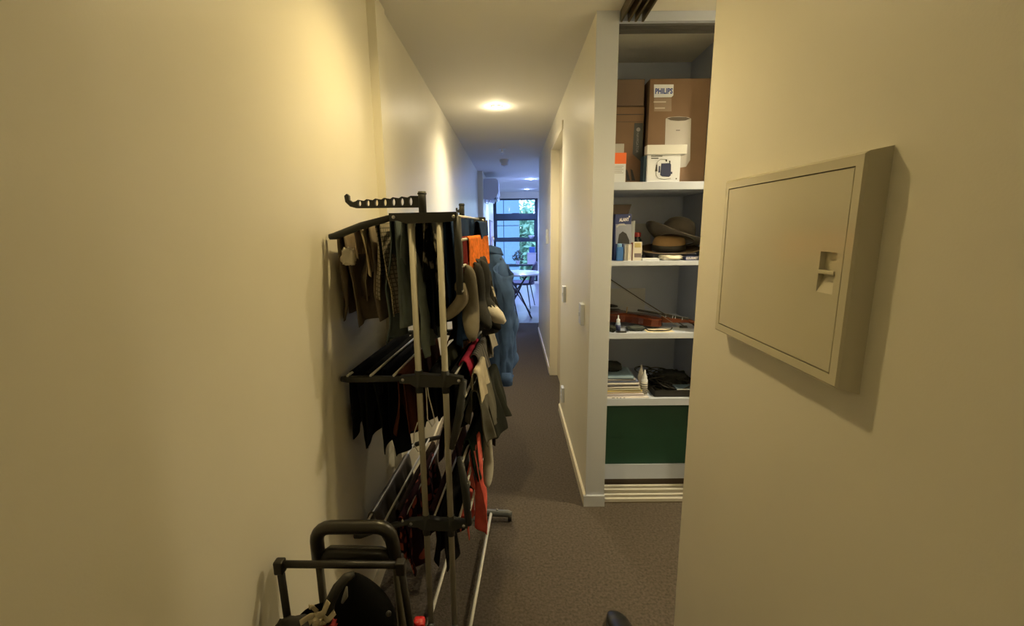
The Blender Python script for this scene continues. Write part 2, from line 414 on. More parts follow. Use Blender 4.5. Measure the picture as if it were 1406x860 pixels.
b = MB().box(X0 + .0105, X0 + .0115, hy0, hy1, hz0, hz1).box(X0 - .002, X0 + .010, hy0, hy1, 1.384, 1.391, .001)
b.add([(X0 + .001, hy0, hz0), (X0 + .001, hy1, hz0), (X0 + .010, hy1, hz0 + .028), (X0 + .010, hy0, hz0 + .028), (X0 + .010, hy0, hz0), (X0 + .010, hy1, hz0)],
      [(0, 1, 2, 3), (0, 4, 5, 1), (0, 3, 4), (1, 5, 2)])
b.build('latch', panel_m, dr)

def switch(px, py, Y, z, w_, h_, label, rock=1, name='light_switch', cat='switch'):
    t = thing(name, label, cat, (XR, Y, z))
    MB().box(XR - .020, XR, Y - w_ / 2, Y + w_ / 2, z - h_ / 2, z + h_ / 2, .003).build('face_plate', wcard_m, t)
    for k in range(rock):
        zz = z + (k - (rock - 1) / 2) * .04
        MB().box(XR - .025, XR - .020, Y - .008, Y + .008, zz - .012, zz + .012, .002).build('rocker', wcard_m, t)
switch(0, 0, 2.37, 1.01, .072, .115, 'white light switch plate on the corridor wall nearest the cupboard corner')
switch(0, 0, 3.18, 1.0, .072, .115, 'white light switch plate right beside the corridor door frame')
switch(0, 0, 3.20, .235, .072, .115, 'white power outlet low on the corridor wall above the skirting', 2, 'power_outlet', 'power outlet')
switch(0, 0, 4.80, 1.378, .08, .15, 'white intercom plate on the far corridor wall beyond the door', 1, 'intercom', 'intercom')
# smoke detector and sprinkler
t = thing('smoke_detector', 'round white smoke detector on the corridor ceiling', 'smoke detector', (-.085, 6.45, 2.36))
MB().lathe([(0, -.080), (.045, -.078), (.052, -.045), (.066, -.022), (.068, 0)], (-.085, 6.45, 2.4), None, 24).build('housing', wcard_m, t, 'auto')
MB().lathe([(0, -.088), (.018, -.086), (.02, -.079)], (-.085, 6.45, 2.4), None, 16).build('sensor_cap', wcard_m, t, 'auto')
t = thing('ceiling_sprinkler', 'small chrome sprinkler head on the ceiling before the smoke detector', 'sprinkler', (-.10, 5.6, 2.36))
MB().lathe([(.038, 0), (.036, -.006), (.012, -.008), (.010, -.03)], (-.10, 5.6, 2.4), None, 18).build('escutcheon', steel_m, t, 'auto')
MB().lathe([(0, -.05), (.022, -.052), (.022, -.055), (0, -.055)], (-.10, 5.6, 2.4), None, 14).tube([(-.112, 5.6, 2.37), (-.112, 5.6, 2.348)], .002, 5).tube([(-.088, 5.6, 2.37), (-.088, 5.6, 2.348)], .002, 5).build('deflector', steel_m, t)
# air conditioner
t = thing('air_conditioner', 'white split system air conditioner high on the left wall of the far room', 'air conditioner', (-.35, 8.2, 1.93))
YA0, YA1 = 7.78, 8.68
prof = [(-.464, 1.96), (-.464, 2.28), (-.44, 2.295), (-.25, 2.295), (-.228, 2.27), (-.222, 2.05), (-.24, 2.0), (-.33, 1.955), (-.34, 1.94)]
M = Matrix(((1, 0, 0, 0), (0, 0, 1, YA0), (0, 1, 0, 0), (0, 0, 0, 1)))
MB().prism(prof, YA1 - YA0, M).build('housing', wcard_m, t)
MB().prism([(-.218, 2.06), (-.222, 2.27), (-.214, 2.27), (-.209, 2.06)], YA1 - YA0 - .02, M).build('front_panel', wcard_m, t)
for k in range(3):
    x = -.315 + k * .045; z = 1.945 + k * .016
    MB().prism([(x - .012, z - .018), (x - .004, z - .022), (x + .016, z + .02), (x + .008, z + .024)], YA1 - YA0 - .06, Matrix.Translation((0, .03, 0)) @ M).build('louvre', wcard_m if k != 1 else dark_m, t)
MB().tube([(-.44, 7.84, 1.96), (-.44, 7.86, 1.90), (-.40, 7.9, 1.885), (-.37, 7.92, 1.95)], .005, 6).build('cable', ink_m, t, True)
# framed picture on the left wall of the far room
t = thing('framed_picture', 'framed purple and mauve picture on the left wall beyond the air conditioner', 'picture', (-.464, 10.3, 1.06))
MB().box(-.464, -.444, 9.65, 11.0, 1.06, 1.65, .003).build('frame', mat('dark frame', (.10, .08, .12), .5), t)
MB().box(-.444, -.442, 9.69, 10.96, 1.10, 1.61).build('print', mat('mauve print', (.32, .22, .38), .5, var=.5, vscale=4), t)

# ================================================================== FAR ROOM FURNITURE
tc_ = (.09, 7.50)
t = thing('dining_table', 'round white-topped dining table in front of the far window', 'table', (*tc_, 0))
MB().lathe([(0, .715), (.44, .715), (.455, .722), (.455, .735), (.448, .74), (0, .74)], (*tc_, 0), None, 40).build('table_top', mat('white laminate', (.8, .84, .9), .25), t, 'auto')
for k in range(4):
    a = PI / 4 + k * PI / 2; b_ = a + PI
    MB().tube([(tc_[0] + .33 * math.cos(a), tc_[1] + .33 * math.sin(a), 0), (tc_[0] + .05 * math.cos(a + .8), tc_[1] + .05 * math.sin(a + .8), .38), (tc_[0] - .25 * math.cos(a), tc_[1] - .25 * math.sin(a), .716)], .013, 8).build('leg', ink_m if k else mat('steel leg', (.35, .35, .38), .35, metal=.5), t, True)
def chair(x, y, rz, label):
    t = thing('dining_chair', label, 'chair', (x, y, 0))
    X = Matrix.Translation((x, y, 0)) @ Matrix.Rotation(rz, 4, 'Z')     # faces +x locally
    sm = mat('plum grey upholstery', (.07, .06, .10), .8)
    def seat(u, v):
        a = 2 * PI * u; r = .5 * v if v <= 1 else 1
        return X @ Vector((.42 * .55 * v * math.copysign(abs(math.cos(a)) ** .7, math.cos(a)), .42 * .55 * v * math.copysign(abs(math.sin(a)) ** .7, math.sin(a)), .46 - .02 * (1 - v * v)))
    MB().grid(seat, 28, 5, True).build('seat', sm, t, True, .04)
    def back(u, v):
        a = (u - .5) * 2.0; wv = 1 - .25 * v ** 3
        return X @ Vector((-.18 - .05 * math.cos(a) - .07 * v + .02, .24 * math.sin(a) * wv, .48 + .38 * v * (1 - .15 * abs(u - .5) * 2)))
    MB().grid(back, 14, 8).build('backrest', sm, t, True, .03)
    for sx, sy in ((1, 1), (1, -1), (-1, 1), (-1, -1)):
        MB(X).tube([(sx * .13, sy * .13, .44), (sx * .21, sy * .20, 0)], [.012, .008], 8).build('leg', ink_m, t, True)
chair(.19, 8.40, PI * .92, 'dark upholstered dining chair on the right side of the round table')
chair(-.13, 7.25, .1, 'dark upholstered dining chair on the left side of the round table, half behind the shirt')
# objects on the window ledges
t = thing('potted_plant', 'small bushy plant in a pale pot on the low window ledge', 'plant', (.17, 11.97, .522))
MB().lathe([(.04, 0), (.06, .10), (.055, .10), (.04, .05), (0, .05)], (.17, 11.965, .522), None, 16).build('pot', wcard_m, t, 'auto')
rnd = random.Random(4); b = MB()
for k in range(160):
    a = rnd.random() * 2 * PI; q = rnd.random(); p = Vector((.17 + .13 * q * math.cos(a), 11.93 + .06 * q * math.sin(a), .63 + rnd.random() * .26 * (1 - q * .5)))
    d = Vector((math.cos(a), math.sin(a) * .4, rnd.uniform(-.3, .8))) * .045; e = d.orthogonal().normalized() * .02
    b.add([p, p + d * .5 + e, p + d, p + d * .5 - e], [(0, 1, 2, 3)])
b.tube([(.17, 11.96, .57), (.17, 11.95, .70)], .008, 6)
o = b.build('foliage', mat('dark foliage', (.06, .07, .05), .8), t); o['kind'] = 'stuff'
t = thing('storage_box', 'pale fabric storage box on the low window ledge at its right end', 'box', (.54, 11.96, .522))
MB().box(.42, .65, 11.92, 12.02, .522, .80, .006).build('body', mat('pale fabric', (.5, .48, .52), .9), t)
MB().box(.41, .66, 11.915, 12.02, .80, .83, .006).build('lid', mat('pale fabric lid', (.42, .40, .46), .9), t)
tag(MB().box(.47, .63, 11.95, 12.01, .831, .98, .01).build('book', mat('blue cover', (.06, .13, .34), .5)), 'blue covered book standing on top of the pale storage box', 'book')
t = thing('bowl', 'small round planter bowl on the middle window ledge', 'bowl', (.53, 11.97, 1.20))
MB().lathe([(.04, 0), (.085, .07), (.08, .08), (.035, .02), (0, .02)], (.53, 11.97, 1.20), None, 18).build('body', wcard_m, t, True)

# ================================================================== CUPBOARD CONTENTS
def cbox(name, label, cat, ma, px0, px1, pyt, z0, Yf, depth, bev=.002, x=None):
    """carton standing on a shelf; front face at depth Yf; returns thing and front rectangle"""
    a = at(px0, pyt, Yf); b_ = at(px1, pyt, Yf)
    t = thing(name, label, cat, ((a.x + b_.x) / 2, Yf + depth / 2, z0))
    MB().box(a.x, b_.x, Yf, Yf + depth, z0, a.z, bev).build('body', ma, t)
    return t, a.x, b_.x, z0, a.z
S1, S2, S3, S4 = 1.685, 1.298, .923, .562
# big box
Yb = 2.33
t, x0, x1, z0, z1 = cbox('cardboard_box', 'tall brown air purifier carton on the right of the top shelf', 'box', card_m, 893, 976, 108, S1, Yb, .30)
yy = Yb - .0006
def plate(t, name, ma, pts, y=None, d=.0006):
    y = y if y is not None else yy
    pl = [(at(a, b, y).x, at(a, b, y).z) for a, b in pts]
    return MB().prism(pl, d, Matrix(((1, 0, 0, 0), (0, 0, 1, y - .0002), (0, 1, 0, 0), (0, 0, 0, 1)))).build(name, ma, t)
lb = plate(t, 'label_sticker', wcard_m, [(898, 116), (925, 116), (924.5, 131), (922, 133.5), (898, 134)])
c = at(911.5, 125.5, yy - .001); text('PHILIPS', .034, front(c.x, yy - .001, c.z), blue_ink, lb, bold=.0012, fit=.085)
lb = plate(t, 'label_sticker', mat('faded grey print', (.26, .20, .16), .8), [(898, 134.5), (922, 134.5), (922, 153), (898, 153)])
for py, wd in ((140, .06), (148.5, .05)):
    c = at(906, py, yy - .001); MB().box(c.x - wd / 2, c.x + wd / 2, yy - .001, yy - .0006, c.z - .003, c.z + .003).build('print_line', mat('pale ink', (.5, .45, .42), .7), lb)
# printed purifier
pts = [(914, 163), (918, 161), (932, 160), (945, 161), (949, 163), (947.5, 220), (942, 229), (930, 231), (912, 231)]
pr = plate(t, 'printed_picture', mat('printed pale grey', (.42, .41, .42), .6), pts)
pts = [(915.5, 162.7), (922, 161), (932, 160.6), (942, 161), (948, 162.8), (941, 165.5), (931, 166), (921, 165.2)]
plate(pr, 'printed_top', mat('printed dark grill', (.09, .075, .06), .7), pts, yy - .0008)
c = at(931, 179, yy - .001); MB().box(c.x - .010, c.x + .010, yy - .0012, yy - .0006, c.z - .0015, c.z + .0015).build('print_line', ink_m, pr)
MB().box(x0 + .001, x1 - .001, Yb - .0006, Yb + .0004, z1 - .0035, z1 - .002).build('flap_seam', card2_m, t)
# left cartons
t, x0, x1, z0, z1 = cbox('cardboard_box', 'plain brown carton stacked on another at the top left of the top shelf', 'box', card2_m, 838, 885.5, 109, 0, 2.345, .28)
for o in list(t.children): bpy.data.objects.remove(o)
zlo = at(860, 145.5, 2.345).z
MB().box(.50, x1, 2.345, 2.63, zlo, z1, .002).build('body', card2_m, t); t.location.z = zlo; OFF[t.name].z = zlo
for o in t.children: o.location.z = 0
for v in t.children[0].data.vertices: v.co.z -= zlo
t = thing('cardboard_box', 'brown carton with a dark slanted logo band under the plain carton', 'box', (.56, 2.48, S1))
xr_ = at(883, 200, 2.35).x
MB().box(.50, xr_, 2.355, 2.62, S1, zlo - .001, .002).build('body', card_m, t)
for py in (157,): 
    z = at(860, py, 2.35).z; MB().box(.50, xr_ - .003, 2.3535, 2.356, z - .0015, z + .0015).build('flap_seam', ink_m, t)
z = at(860, 167, 2.35).z; MB().box(.50, xr_ - .002, 2.3525, 2.356, z - .002, z + .001).build('flap_edge', card2_m, t)
lb = plate(t, 'logo_band', mat('charcoal print', (.045, .05, .055), .6), [(871, 169), (883, 169), (882, 224), (868.5, 211.5)], 2.354)
c = at(876.5, 178, 2.353); MB().lathe([(0, 0), (.010, 0), (.010, .0008), (0, .0008)], (c.x, 2.3535, c.z), (0, -1, 0), 14).build('emblem', mat('grey print', (.22, .22, .24), .6), lb)
c = at(875, 196, 2.353); text('NAVIGATOR', .017, front(c.x, 2.3525, c.z, -PI / 2), mat('grey print', (.22, .22, .24), .6), lb, fit=.095)
for px in (861.5, 868.5):
    plate(t, 'vent_mark', ink_m, [(px - 3, 232), (px, 234), (px + 3.5, 248), (px - 1, 248)], 2.354)
# small orange / white box
t = thing('carton', 'small white carton with an orange band at the front left of the top shelf', 'box', (.51, 2.31, S1))
a = at(859.5, 225, 2.285); g_ = at(857, 197, 2.285); h_ = at(857, 210, 2.285); k_ = at(857, 225, 2.285)
MB().box(.487, a.x, 2.285, 2.345, S1, h_.z, .0015).build('body', wcard_m, t)
MB().box(.487, a.x - .010, 2.292, 2.340, h_.z, g_.z, .0015).build('inner_pack', mat('grey tray', (.36, .36, .38), .5), t)
MB().box(.487, a.x + .0006, 2.2844, 2.3456, k_.z, h_.z + .0006).build('orange_band', mat('orange ink', (.80, .16, .04), .5), t)
for k in range(5): MB().box(.495, a.x - .012 - .006 * (k % 2), 2.2842, 2.285, k_.z - .012 - k * .008, k_.z - .010 - k * .008).build('print_line', mat('grey print', (.22, .22, .24), .6), t)
# device box with lid
yd = 2.285
t = thing('carton', 'white gadget carton with a navy device pictured on its front', 'box', (.70, 2.33, S1))
a = at(889.5, 212, yd); c = at(935, 212, yd)
MB().box(a.x, c.x, yd, 2.328, S1, a.z + .004, .0012).build('body', wcard_m, t)
l0 = at(892.5, 199, yd - .006); l1 = at(943, 211.5, yd - .006)
MB().box(l0.x - .012, l1.x, yd - .006, 2.329, l1.z, l0.z, .001).build('lid', mat('cream card', (.62, .64, .66), .55), t)
def dv(pts, name='device_picture', ma=navyink_m, y=yd - .0006): return plate(t, name, ma, pts, y)
dv([(908, 224.5), (920, 224), (921.5, 226), (921, 241), (918.5, 243), (909, 242.5), (906.5, 240.5), (907.5, 230)])
dv([(904.6, 228), (906.4, 228), (906.4, 237), (903.8, 237)]); dv([(921, 236), (923.2, 236), (923, 239), (921, 239)])
dv([(901, 226), (902.6, 226), (902.8, 235.5), (899.4, 235.5)], ma=ink_m)
dv([(913.5, 219), (916, 219), (916, 222), (914, 222)], ma=ink_m); dv([(918.5, 220.5), (920.6, 221), (920.3, 225), (919, 224.5)], ma=ink_m)
for pts in ([(902, 226), (903, 222), (907, 219), (914, 219)], [(901, 236), (901, 241), (904, 245), (912, 246.5), (921, 245)]):
    MB().tube([at(a_, b_, yd - .001) for a_, b_ in pts], .0008, 5).build('cord_picture', ink_m, t)
for py, wd in ((214.5, .055), (217.4, .036)):
    c = at(894, py, yd); MB().box(c.x, c.x + wd, yd - .0008, yd, c.z - .002, c.z + .002).build('print_line', ink_m, t)
c = at(928.5, 245.5, yd); MB().box(c.x - .003, c.x + .003, yd - .0008, yd, c.z - .003, c.z + .003).build('print_mark', ink_m, t)
# narrow dark book box between cartons
tag(MB().box(at(884.5, 210, 2.30).x, at(888.6, 210, 2.30).x, 2.30, 2.45, S1, at(886, 214, 2.30).z, .001).build('carton', mat('navy card', (.02, .05, .09), .5)), 'narrow navy blue carton between the gadget carton and the left boxes', 'box')

# ---- second shelf
y2 = 2.32
t, x0, x1, z0, z1 = cbox('carton', 'blue and grey product carton with white lettering under a dark box flap', 'box', mat('navy print', (.03, .045, .16), .5), 845, 867.5, 294, S2, y2, .09)
yy = y2 - .0006
plate(t, 'picture_panel', mat('grey blue photo print', (.28, .31, .42), .5), [(845.5, 308), (867, 308), (867, 335), (845.5, 335)])
plate(t, 'printed_figure', ink_m, [(848, 334), (850, 322), (855, 318), (860, 321), (864, 330), (864, 335)], yy - .0006)
plate(t, 'printed_arc', mat('pale print', (.45, .47, .5), .5), [(846, 311), (850, 307.5), (857, 307), (860, 310), (857, 309.5), (850, 310), (847, 313)], yy - .0006)
c = at(857, 302, yy); text('ALANT', .022, front(c.x, yy - .001, c.z, R(4)), mat('white ink', (.7, .7, .8), .6), t, bold=.001, fit=.050)
c = at(864, 297.5, yy); MB().lathe([(0, 0), (.004, 0), (.004, .001), (0, .001)], (c.x, yy - .001, c.z), (0, -1, 0), 10).build('print_dot', mat('white ink', (.7, .7, .8), .6), t)
zt = z1
t = thing('carton', 'dark open-topped carton balanced on the blue lettered carton', 'box', (.56, 2.37, zt))
a = at(862.5, 293, y2 + .0); c = at(866, 281, y2)
MB().add([(.50, y2, zt), (a.x, y2, zt), (c.x, y2 - .01, c.z), (.49, y2 - .01, c.z), (.50, y2 + .08, zt), (a.x, y2 + .08, zt), (c.x, y2 + .09, c.z), (.49, y2 + .09, c.z)],
         [(0, 1, 5, 4), (0, 1, 2, 3), (1, 5, 6, 2), (4, 5, 6, 7), (0, 4, 7, 3)]).build('body', mat('dark brown card', (.05, .035, .03), .7), t, thick=.003)
tag(MB().box(at(866, 310, 2.40).x, at(872, 310, 2.40).x, 2.40, 2.46, S2, at(869, 303.5, 2.40).z, .002).build('carton', mat('white blue card', (.55, .6, .7), .5)), 'slim pale blue carton standing just behind the lettered carton', 'box')
t = thing('bottle', 'blue capped bottle at the front left of the hat shelf', 'bottle', (.535, 2.29, S2))
c = at(851, 345, 2.295); MB().box(c.x - .016, c.x + .016, 2.285, 2.305, S2, at(851, 339, 2.295).z, .004).build('body', mat('sky blue plastic', (.05, .18, .55), .4), t)
MB().lathe([(.012, 0), (.012, .012), (.008, .016), (0, .016)], (c.x - .002, 2.295, at(851, 339, 2.295).z), None, 14).build('cap', mat('pale blue cap', (.2, .4, .7), .4), t, 'auto')
t = thing('tin', 'silver tin behind the blue bottle on the hat shelf', 'tin', (.575, 2.33, S2))
c = at(861, 345, 2.305); zz = at(861, 335.5, 2.305).z
MB().lathe([(.022, 0), (.022, zz - S2), (.019, zz - S2 + .001), (0, zz - S2 + .001)], (c.x, 2.300, S2), None, 24).build('body', mat('satin silver', (.6, .6, .62), .3, metal=.7), t, 'auto')
MB().lathe([(.0226, 0), (.0226, .005)], (c.x, 2.300, S2), None, 24).build('rim', steel_m, t, True)
t = thing('carton', 'small white carton with a gold square standing beside the silver tin', 'box', (.61, 2.31, S2))
a = at(869.5, 332.5, 2.295); c = at(882, 332.5, 2.295)
MB().box(a.x, c.x, 2.295, 2.325, S2, a.z, .001).build('body', mat('off white card', (.62, .60, .56), .6), t)
yy = 2.2944; plate(t, 'gold_square', mat('gold print', (.42, .36, .16), .5), [(871.5, 334), (880, 334), (880, 340), (871.5, 340)])
plate(t, 'dark_square', mat('grey violet print', (.18, .15, .18), .6), [(871, 348), (880.5, 348), (880.5, 353.5), (871, 353.5)])
tag(MB().box(c.x * 0 + at(866.3, 340, 2.32).x, at(869, 340, 2.32).x, 2.30, 2.33, S2, a.z - .004, .001).build('carton', mat('dark red card', (.22, .03, .03), .5)), 'thin dark red carton squeezed between the tin and the white carton', 'box')
# dark glass jar with red lid
t = thing('jar', 'dark jar with a red lid behind the small white carton', 'jar', (.63, 2.43, S2))
c = at(873.5, 330, 2.43)
MB().lathe([(.026, 0), (.028, .01), (.028, .10), (.02, .115), (.02, .12)], (c.x, 2.43, S2), None, 18).build('body', mat('dark glass', (.01, .015, .02), .15), t, 'auto')
MB().lathe([(.023, .118), (.024, .122), (.024, .138), (.02, .142), (0, .142)], (c.x, 2.43, S2), None, 18).build('lid', mat('red plastic', (.35, .03, .03), .4), t, 'auto')
tag(MB().box(.68, .86, 2.792, 2.7985, S2, S2 + .19, .001).build('cardboard_sheet', mat('grey white card', (.55, .56, .58), .6)), 'pale sheet of card leaning on the back wall behind the hats', 'card')
tag(MB().box(.60, .84, 2.785, 2.7985, S3, S3 + .165, .001).build('cardboard_sheet', mat('grey white card', (.55, .56, .58), .6)), 'pale sheet of card leaning on the back wall behind the violin', 'card')
# papers, bags and books under the hats
tag(MB().box(at(882, 355, 2.29).x, at(905, 355, 2.29).x, 2.285, 2.33, S2, S2 + .012, .001).build('paper_pad', wcard_m), 'thin white pad of paper lying in front of the hats', 'paper')
def crinkle(cx, cy, cz, lx, ly, lz, seed, amp=.25):
    b = MB()
    def fn(u, v):
        th_ = 2 * PI * u; ph = PI * v; p = Vector((math.sin(ph) * math.cos(th_), math.sin(ph) * math.sin(th_), math.cos(ph)))
        q = Vector([math.copysign(abs(k) ** .6, k) for k in p]); n_ = 1 + amp * noise.noise(p * 3.1 + Vector((seed, 0, 0))) + amp * .6 * noise.noise(p * 8 + Vector((0, seed, 0)))
        return Vector((cx + lx * q.x * n_, cy + ly * q.y * n_, max(cz, cz + lz + lz * q.z * n_)))
    return b.grid(fn, 30, 18, True)
c = at(922, 353, 2.31)
tag(crinkle(c.x, 2.325, S2, .058, .035, .013, 4).build('plastic_bag', mat('crinkled clear plastic', (.62, .60, .52), .15, .3, 90), None, True), 'crumpled pale plastic bag lying beneath the straw hat', 'bag')
t = thing('book', 'navy book with white spine lettering lying at the right front of the hat shelf', 'book', (.89, 2.36, S2))
a = at(941, 358, 2.285)
MB().box(a.x, a.x + .15, 2.285, 2.40, S2, S2 + .022, .002).build('cover', mat('navy cover', (.02, .03, .12), .45), t)
c = at(950, 355.5, 2.2845); text('GOURMET', .016, front(c.x, 2.2845, S2 + .011), mat('white ink', (.7, .7, .8), .6), t, bold=.0006, fit=.06)
tag(MB().box(at(911, 346, 2.31).x, .96, 2.335, 2.50, S2 + .028, S2 + .034, .001).build('folder', mat('violet grey plastic', (.18, .18, .28), .4)), 'flat violet grey folder lying directly under the hats', 'folder')
tag(MB().box(at(905, 350, 2.31).x, .94, 2.405, 2.55, S2, S2 + .0275, .002).build('book', mat('pale pages', (.5, .49, .47), .7)), 'pale book lying flat behind the plastic bag under the folder', 'book')

# hats
def hat(name, label, c, tilt, mats, r_brim, r_crown, h, curl, seg=48, band=True, dent=.0):
    t = thing(name, label, 'hat', c)
    M = Matrix.Translation(c) @ tilt
    def crown(p, a, r):
        k = 1 + .10 * math.cos(2 * a); q = Vector((p.x * (1 + .08), p.y * .95, p.z))
        if p.z > h * .75: q.z -= dent * math.exp(-(q.y / .022) ** 2) * (1 if q.x > -.05 else .6)
        return q
    pr = [(r_crown, 0), (r_crown * .99, h * .3), (r_crown * .95, h * .6), (r_crown * .86, h * .85), (r_crown * .66, h * .98), (r_crown * .35, h * 1.02), (0.0001, h * 1.0)]
    cr = MB(M).lathe(pr, (0, 0, 0), None, seg, crown).build('crown', mats[0], t, True)
    def brim(u, v):
        a = 2 * PI * u; r = r_crown * .98 + (r_brim - r_crown) * v
        z = curl(a, v); return Vector((r * math.cos(a) * 1.08, r * math.sin(a) * .97, z))
    MB(M).grid(brim, seg, 8, True).build('brim', mats[1], t, True, .004)
    if band: MB(M).lathe([(r_crown * 1.0, .001), (r_crown * 1.025, .002), (r_crown * 1.015, .030), (r_crown * .99, .031)], (0, 0, 0), None, seg, crown).build('hat_band', mats[2], t, True)
    return t
straw = mat('tan straw', (.23, .145, .065), .8, .4, 150)
felt = mat('grey brown felt', (.050, .041, .033), .95, .3, 300, sheen=.3)
c = at(917, 342, 2.45)
hat('straw_hat', 'tan straw hat with a wide black band, under the felt hat', Vector((c.x + .005, 2.455, S2 + .048)), Matrix.Rotation(R(-2), 4, 'Y') @ Matrix.Rotation(R(8), 4, 'X'), (straw, mat('dark straw underside', (.16, .12, .08), .85), black_m), .155, .082, .075, lambda a, v: -.006 + .012 * v * v)
c = at(927, 322, 2.50)
hat('felt_hat', 'grey brown felt hat with a sweeping brim on top of the straw hat', Vector((c.x - .004, 2.455, S2 + .108)), Matrix.Rotation(R(14), 4, 'Y') @ Matrix.Rotation(R(-17), 4, 'X'), (felt, felt, felt), .165, .084, .105, lambda a, v: .030 * v * v * (-math.cos(a)) * .4 - .020 * v * v * math.sin(a) * -1.2 + .045 * v * v * (math.cos(a) ** 2) - .005, band=False, dent=.02)

# ---- violin shelf
def violin():
    c0 = at(910, 438, 2.42); ang = R(-20)
    org = Vector((c0.x, c0.y, S3 + .012)); d = Vector((math.cos(ang), math.sin(ang), 0))
    t = thing('violin', 'reddish brown violin lying on its back on the third shelf', 'violin', org)
    # local: x along the neck (0 at the top of the body, negative to the tail), y width, z up
    M = Matrix.Translation(org) @ Matrix.Rotation(ang, 4, 'Z') @ Matrix.Rotation(R(3.5), 4, 'Y') @ Matrix.Translation((0, 0, 0))
    vm = mat('violin varnish', (.12, .028, .010), .25, var=.35, vscale=9); rib = mat('violin rib varnish', (.085, .018, .008), .25, var=.3, vscale=12)
    pts = [(0, 0), (.0, .02), (.004, .045), (.02, .070), (.055, .083), (.10, .079), (.125, .066), (.140, .062), (.16, .056), (.20, .056), (.215, .064), (.225, .072), (.25, .092), (.29, .103), (.325, .094), (.348, .055), (.355, .02), (.355, 0)]
    out = [(-x, y) for x, y in pts] + [(-x, -y) for x, y in pts[::-1][1:-1]]
    n = len(out)
    def plate_(z0, z1, bulge, k):
        b = MB(M); cen = [(x * 1.0, y * 1.0) for x, y in out]; rings = []
        for s, zz in ((1, z0), (1.0, z1), (.8, z1 + bulge * .5), (.5, z1 + bulge * .9), (.15, z1 + bulge)):
            rings.append([Vector((-.178 + (x + .178) * (s if s < 1 else 1), y * s, zz)) for x, y in out])
        vs = [p for r_ in rings for p in r_]; fs = [tuple(range(n))]
        for i in range(4): fs += [(i * n + j, i * n + (j + 1) % n, (i + 1) * n + (j + 1) % n, (i + 1) * n + j) for j in range(n)]
        fs.append(tuple(4 * n + j for j in range(n))); return b.add(vs, fs)
    MB(M).prism([(x * .985 - .002, y * .97) for x, y in out], .030, Matrix.Translation((0, 0, .004))).build('ribs', rib, t)
    plate_(.034, .038, .010, 1).build('top_plate', vm, t, 'auto')
    MB(M).prism(out, .004, Matrix.Identity(4)).build('back_plate', vm, t)
    MB(M).add([(-.01, -.014, .012), (-.01, .014, .012), (.13, .012, .030), (.13, -.012, .030), (-.01, -.014, .048), (-.01, .014, .048), (.13, .012, .044), (.13, -.012, .044)],
              [(0, 1, 2, 3), (4, 5, 6, 7), (0, 1, 5, 4), (1, 2, 6, 5), (2, 3, 7, 6), (3, 0, 4, 7)]).build('neck', vm, t)
    fb = MB(M).add([(-.14, -.021, .064), (-.14, .021, .064), (.13, .012, .044), (.13, -.012, .044), (-.14, -.021, .070), (-.14, .021, .070), (.13, .012, .050), (.13, -.012, .050)],
              [(0, 1, 2, 3), (4, 5, 6, 7), (0, 1, 5, 4), (1, 2, 6, 5), (2, 3, 7, 6), (3, 0, 4, 7)]).build('fingerboard', black_m, t)
    for x in (.012, .048, .062, .098):
        z = .0645 - (x + .14) * .074; MB(M).box(x - .0015, x + .0015, -.017, .017, z - .006, z + .0065).build('finger_tape', wcard_m, fb)
    pb = MB(M).tube([(.125, 0, .040), (.16, 0, .030), (.195, 0, .018), (.205, 0, .006)], [.011, .012, .010, .009], 8)
    pb.tube([(.205, -.014, .0), (.205, .014, .0)], .014, 14).build('scroll', vm, t, True)
    for x, sy in ((.145, 1), (.158, -1), (.172, 1), (.185, -1)):
        MB(M).tube([(x, -.012 * sy, .028), (x, .028 * sy, .028), (x, .030 * sy, .028), (x, .042 * sy, .028)], [.003, .004, .007, .006], 8).build('peg', black_m, t, True)
    MB(M).prism([(-.021, 0), (.021, 0), (.018, .02), (.008, .033), (-.008, .033), (-.018, .02)], .004, Matrix.Translation((-.20, 0, .046)) @ Matrix.Rotation(PI / 2, 4, 'Z') @ Matrix.Rotation(PI / 2, 4, 'X')).build('bridge', mat('maple', (.5, .35, .18), .5), t)
    MB(M).add([(-.235, -.010, .056), (-.235, .010, .056), (-.35, .018, .050), (-.35, -.018, .050), (-.235, -.010, .060), (-.235, .010, .060), (-.35, .018, .055), (-.35, -.018, .055)],
              [(0, 1, 2, 3), (4, 5, 6, 7), (0, 1, 5, 4), (1, 2, 6, 5), (2, 3, 7, 6), (3, 0, 4, 7)]).build('tailpiece', black_m, t)
    for y in (-.0075, -.0025, .0025, .0075):
        MB(M).tube([(-.24, y, .060), (-.198, y * 1.6, .080), (.13, y * .7, .053)], .0005, 4).build('string', steel_m, t)
    def rest(u, v): return M @ Vector((-.30 + .045 * v * math.cos(2 * PI * u), .05 + .035 * v * math.sin(2 * PI * u), .066 - .008 * (1 - v * v)))
    MB().grid(rest, 20, 4, True).build('chin_rest', black_m, t, True, .005)
violin()
t = thing('violin_bow', 'dark violin bow leaning diagonally across the violin shelf', 'bow', (.7, 2.40, S3))
p0 = at(834, 381, 2.44); p1 = at(950, 454, 2.38)
dd = (p1 - p0)
MB().tube([p0 + dd * k / 8 + Vector((0, 0, -.006 * math.sin(PI * k / 8))) for k in range(9)], .0028, 8).build('stick', mat('dark pernambuco', (.03, .015, .012), .35), t, True)
MB().tube([p0 + Vector((.002, -.004, -.010)), p1 + Vector((-.02, -.004, -.014))], .0011, 4).build('bow_hair', mat('horsehair', (.35, .33, .28), .7), t)
c = p0 + dd * .90; MB().box(c.x - .022, c.x + .02, c.y - .008, c.y + .004, c.z - .018, c.z - .002, .003).build('frog', black_m, t)
c = p0 + dd * .83; MB().box(c.x - .006, c.x + .008, c.y - .006, c.y + .006, c.z - .006, c.z + .006, .002).build('ferrule', wcard_m, t)
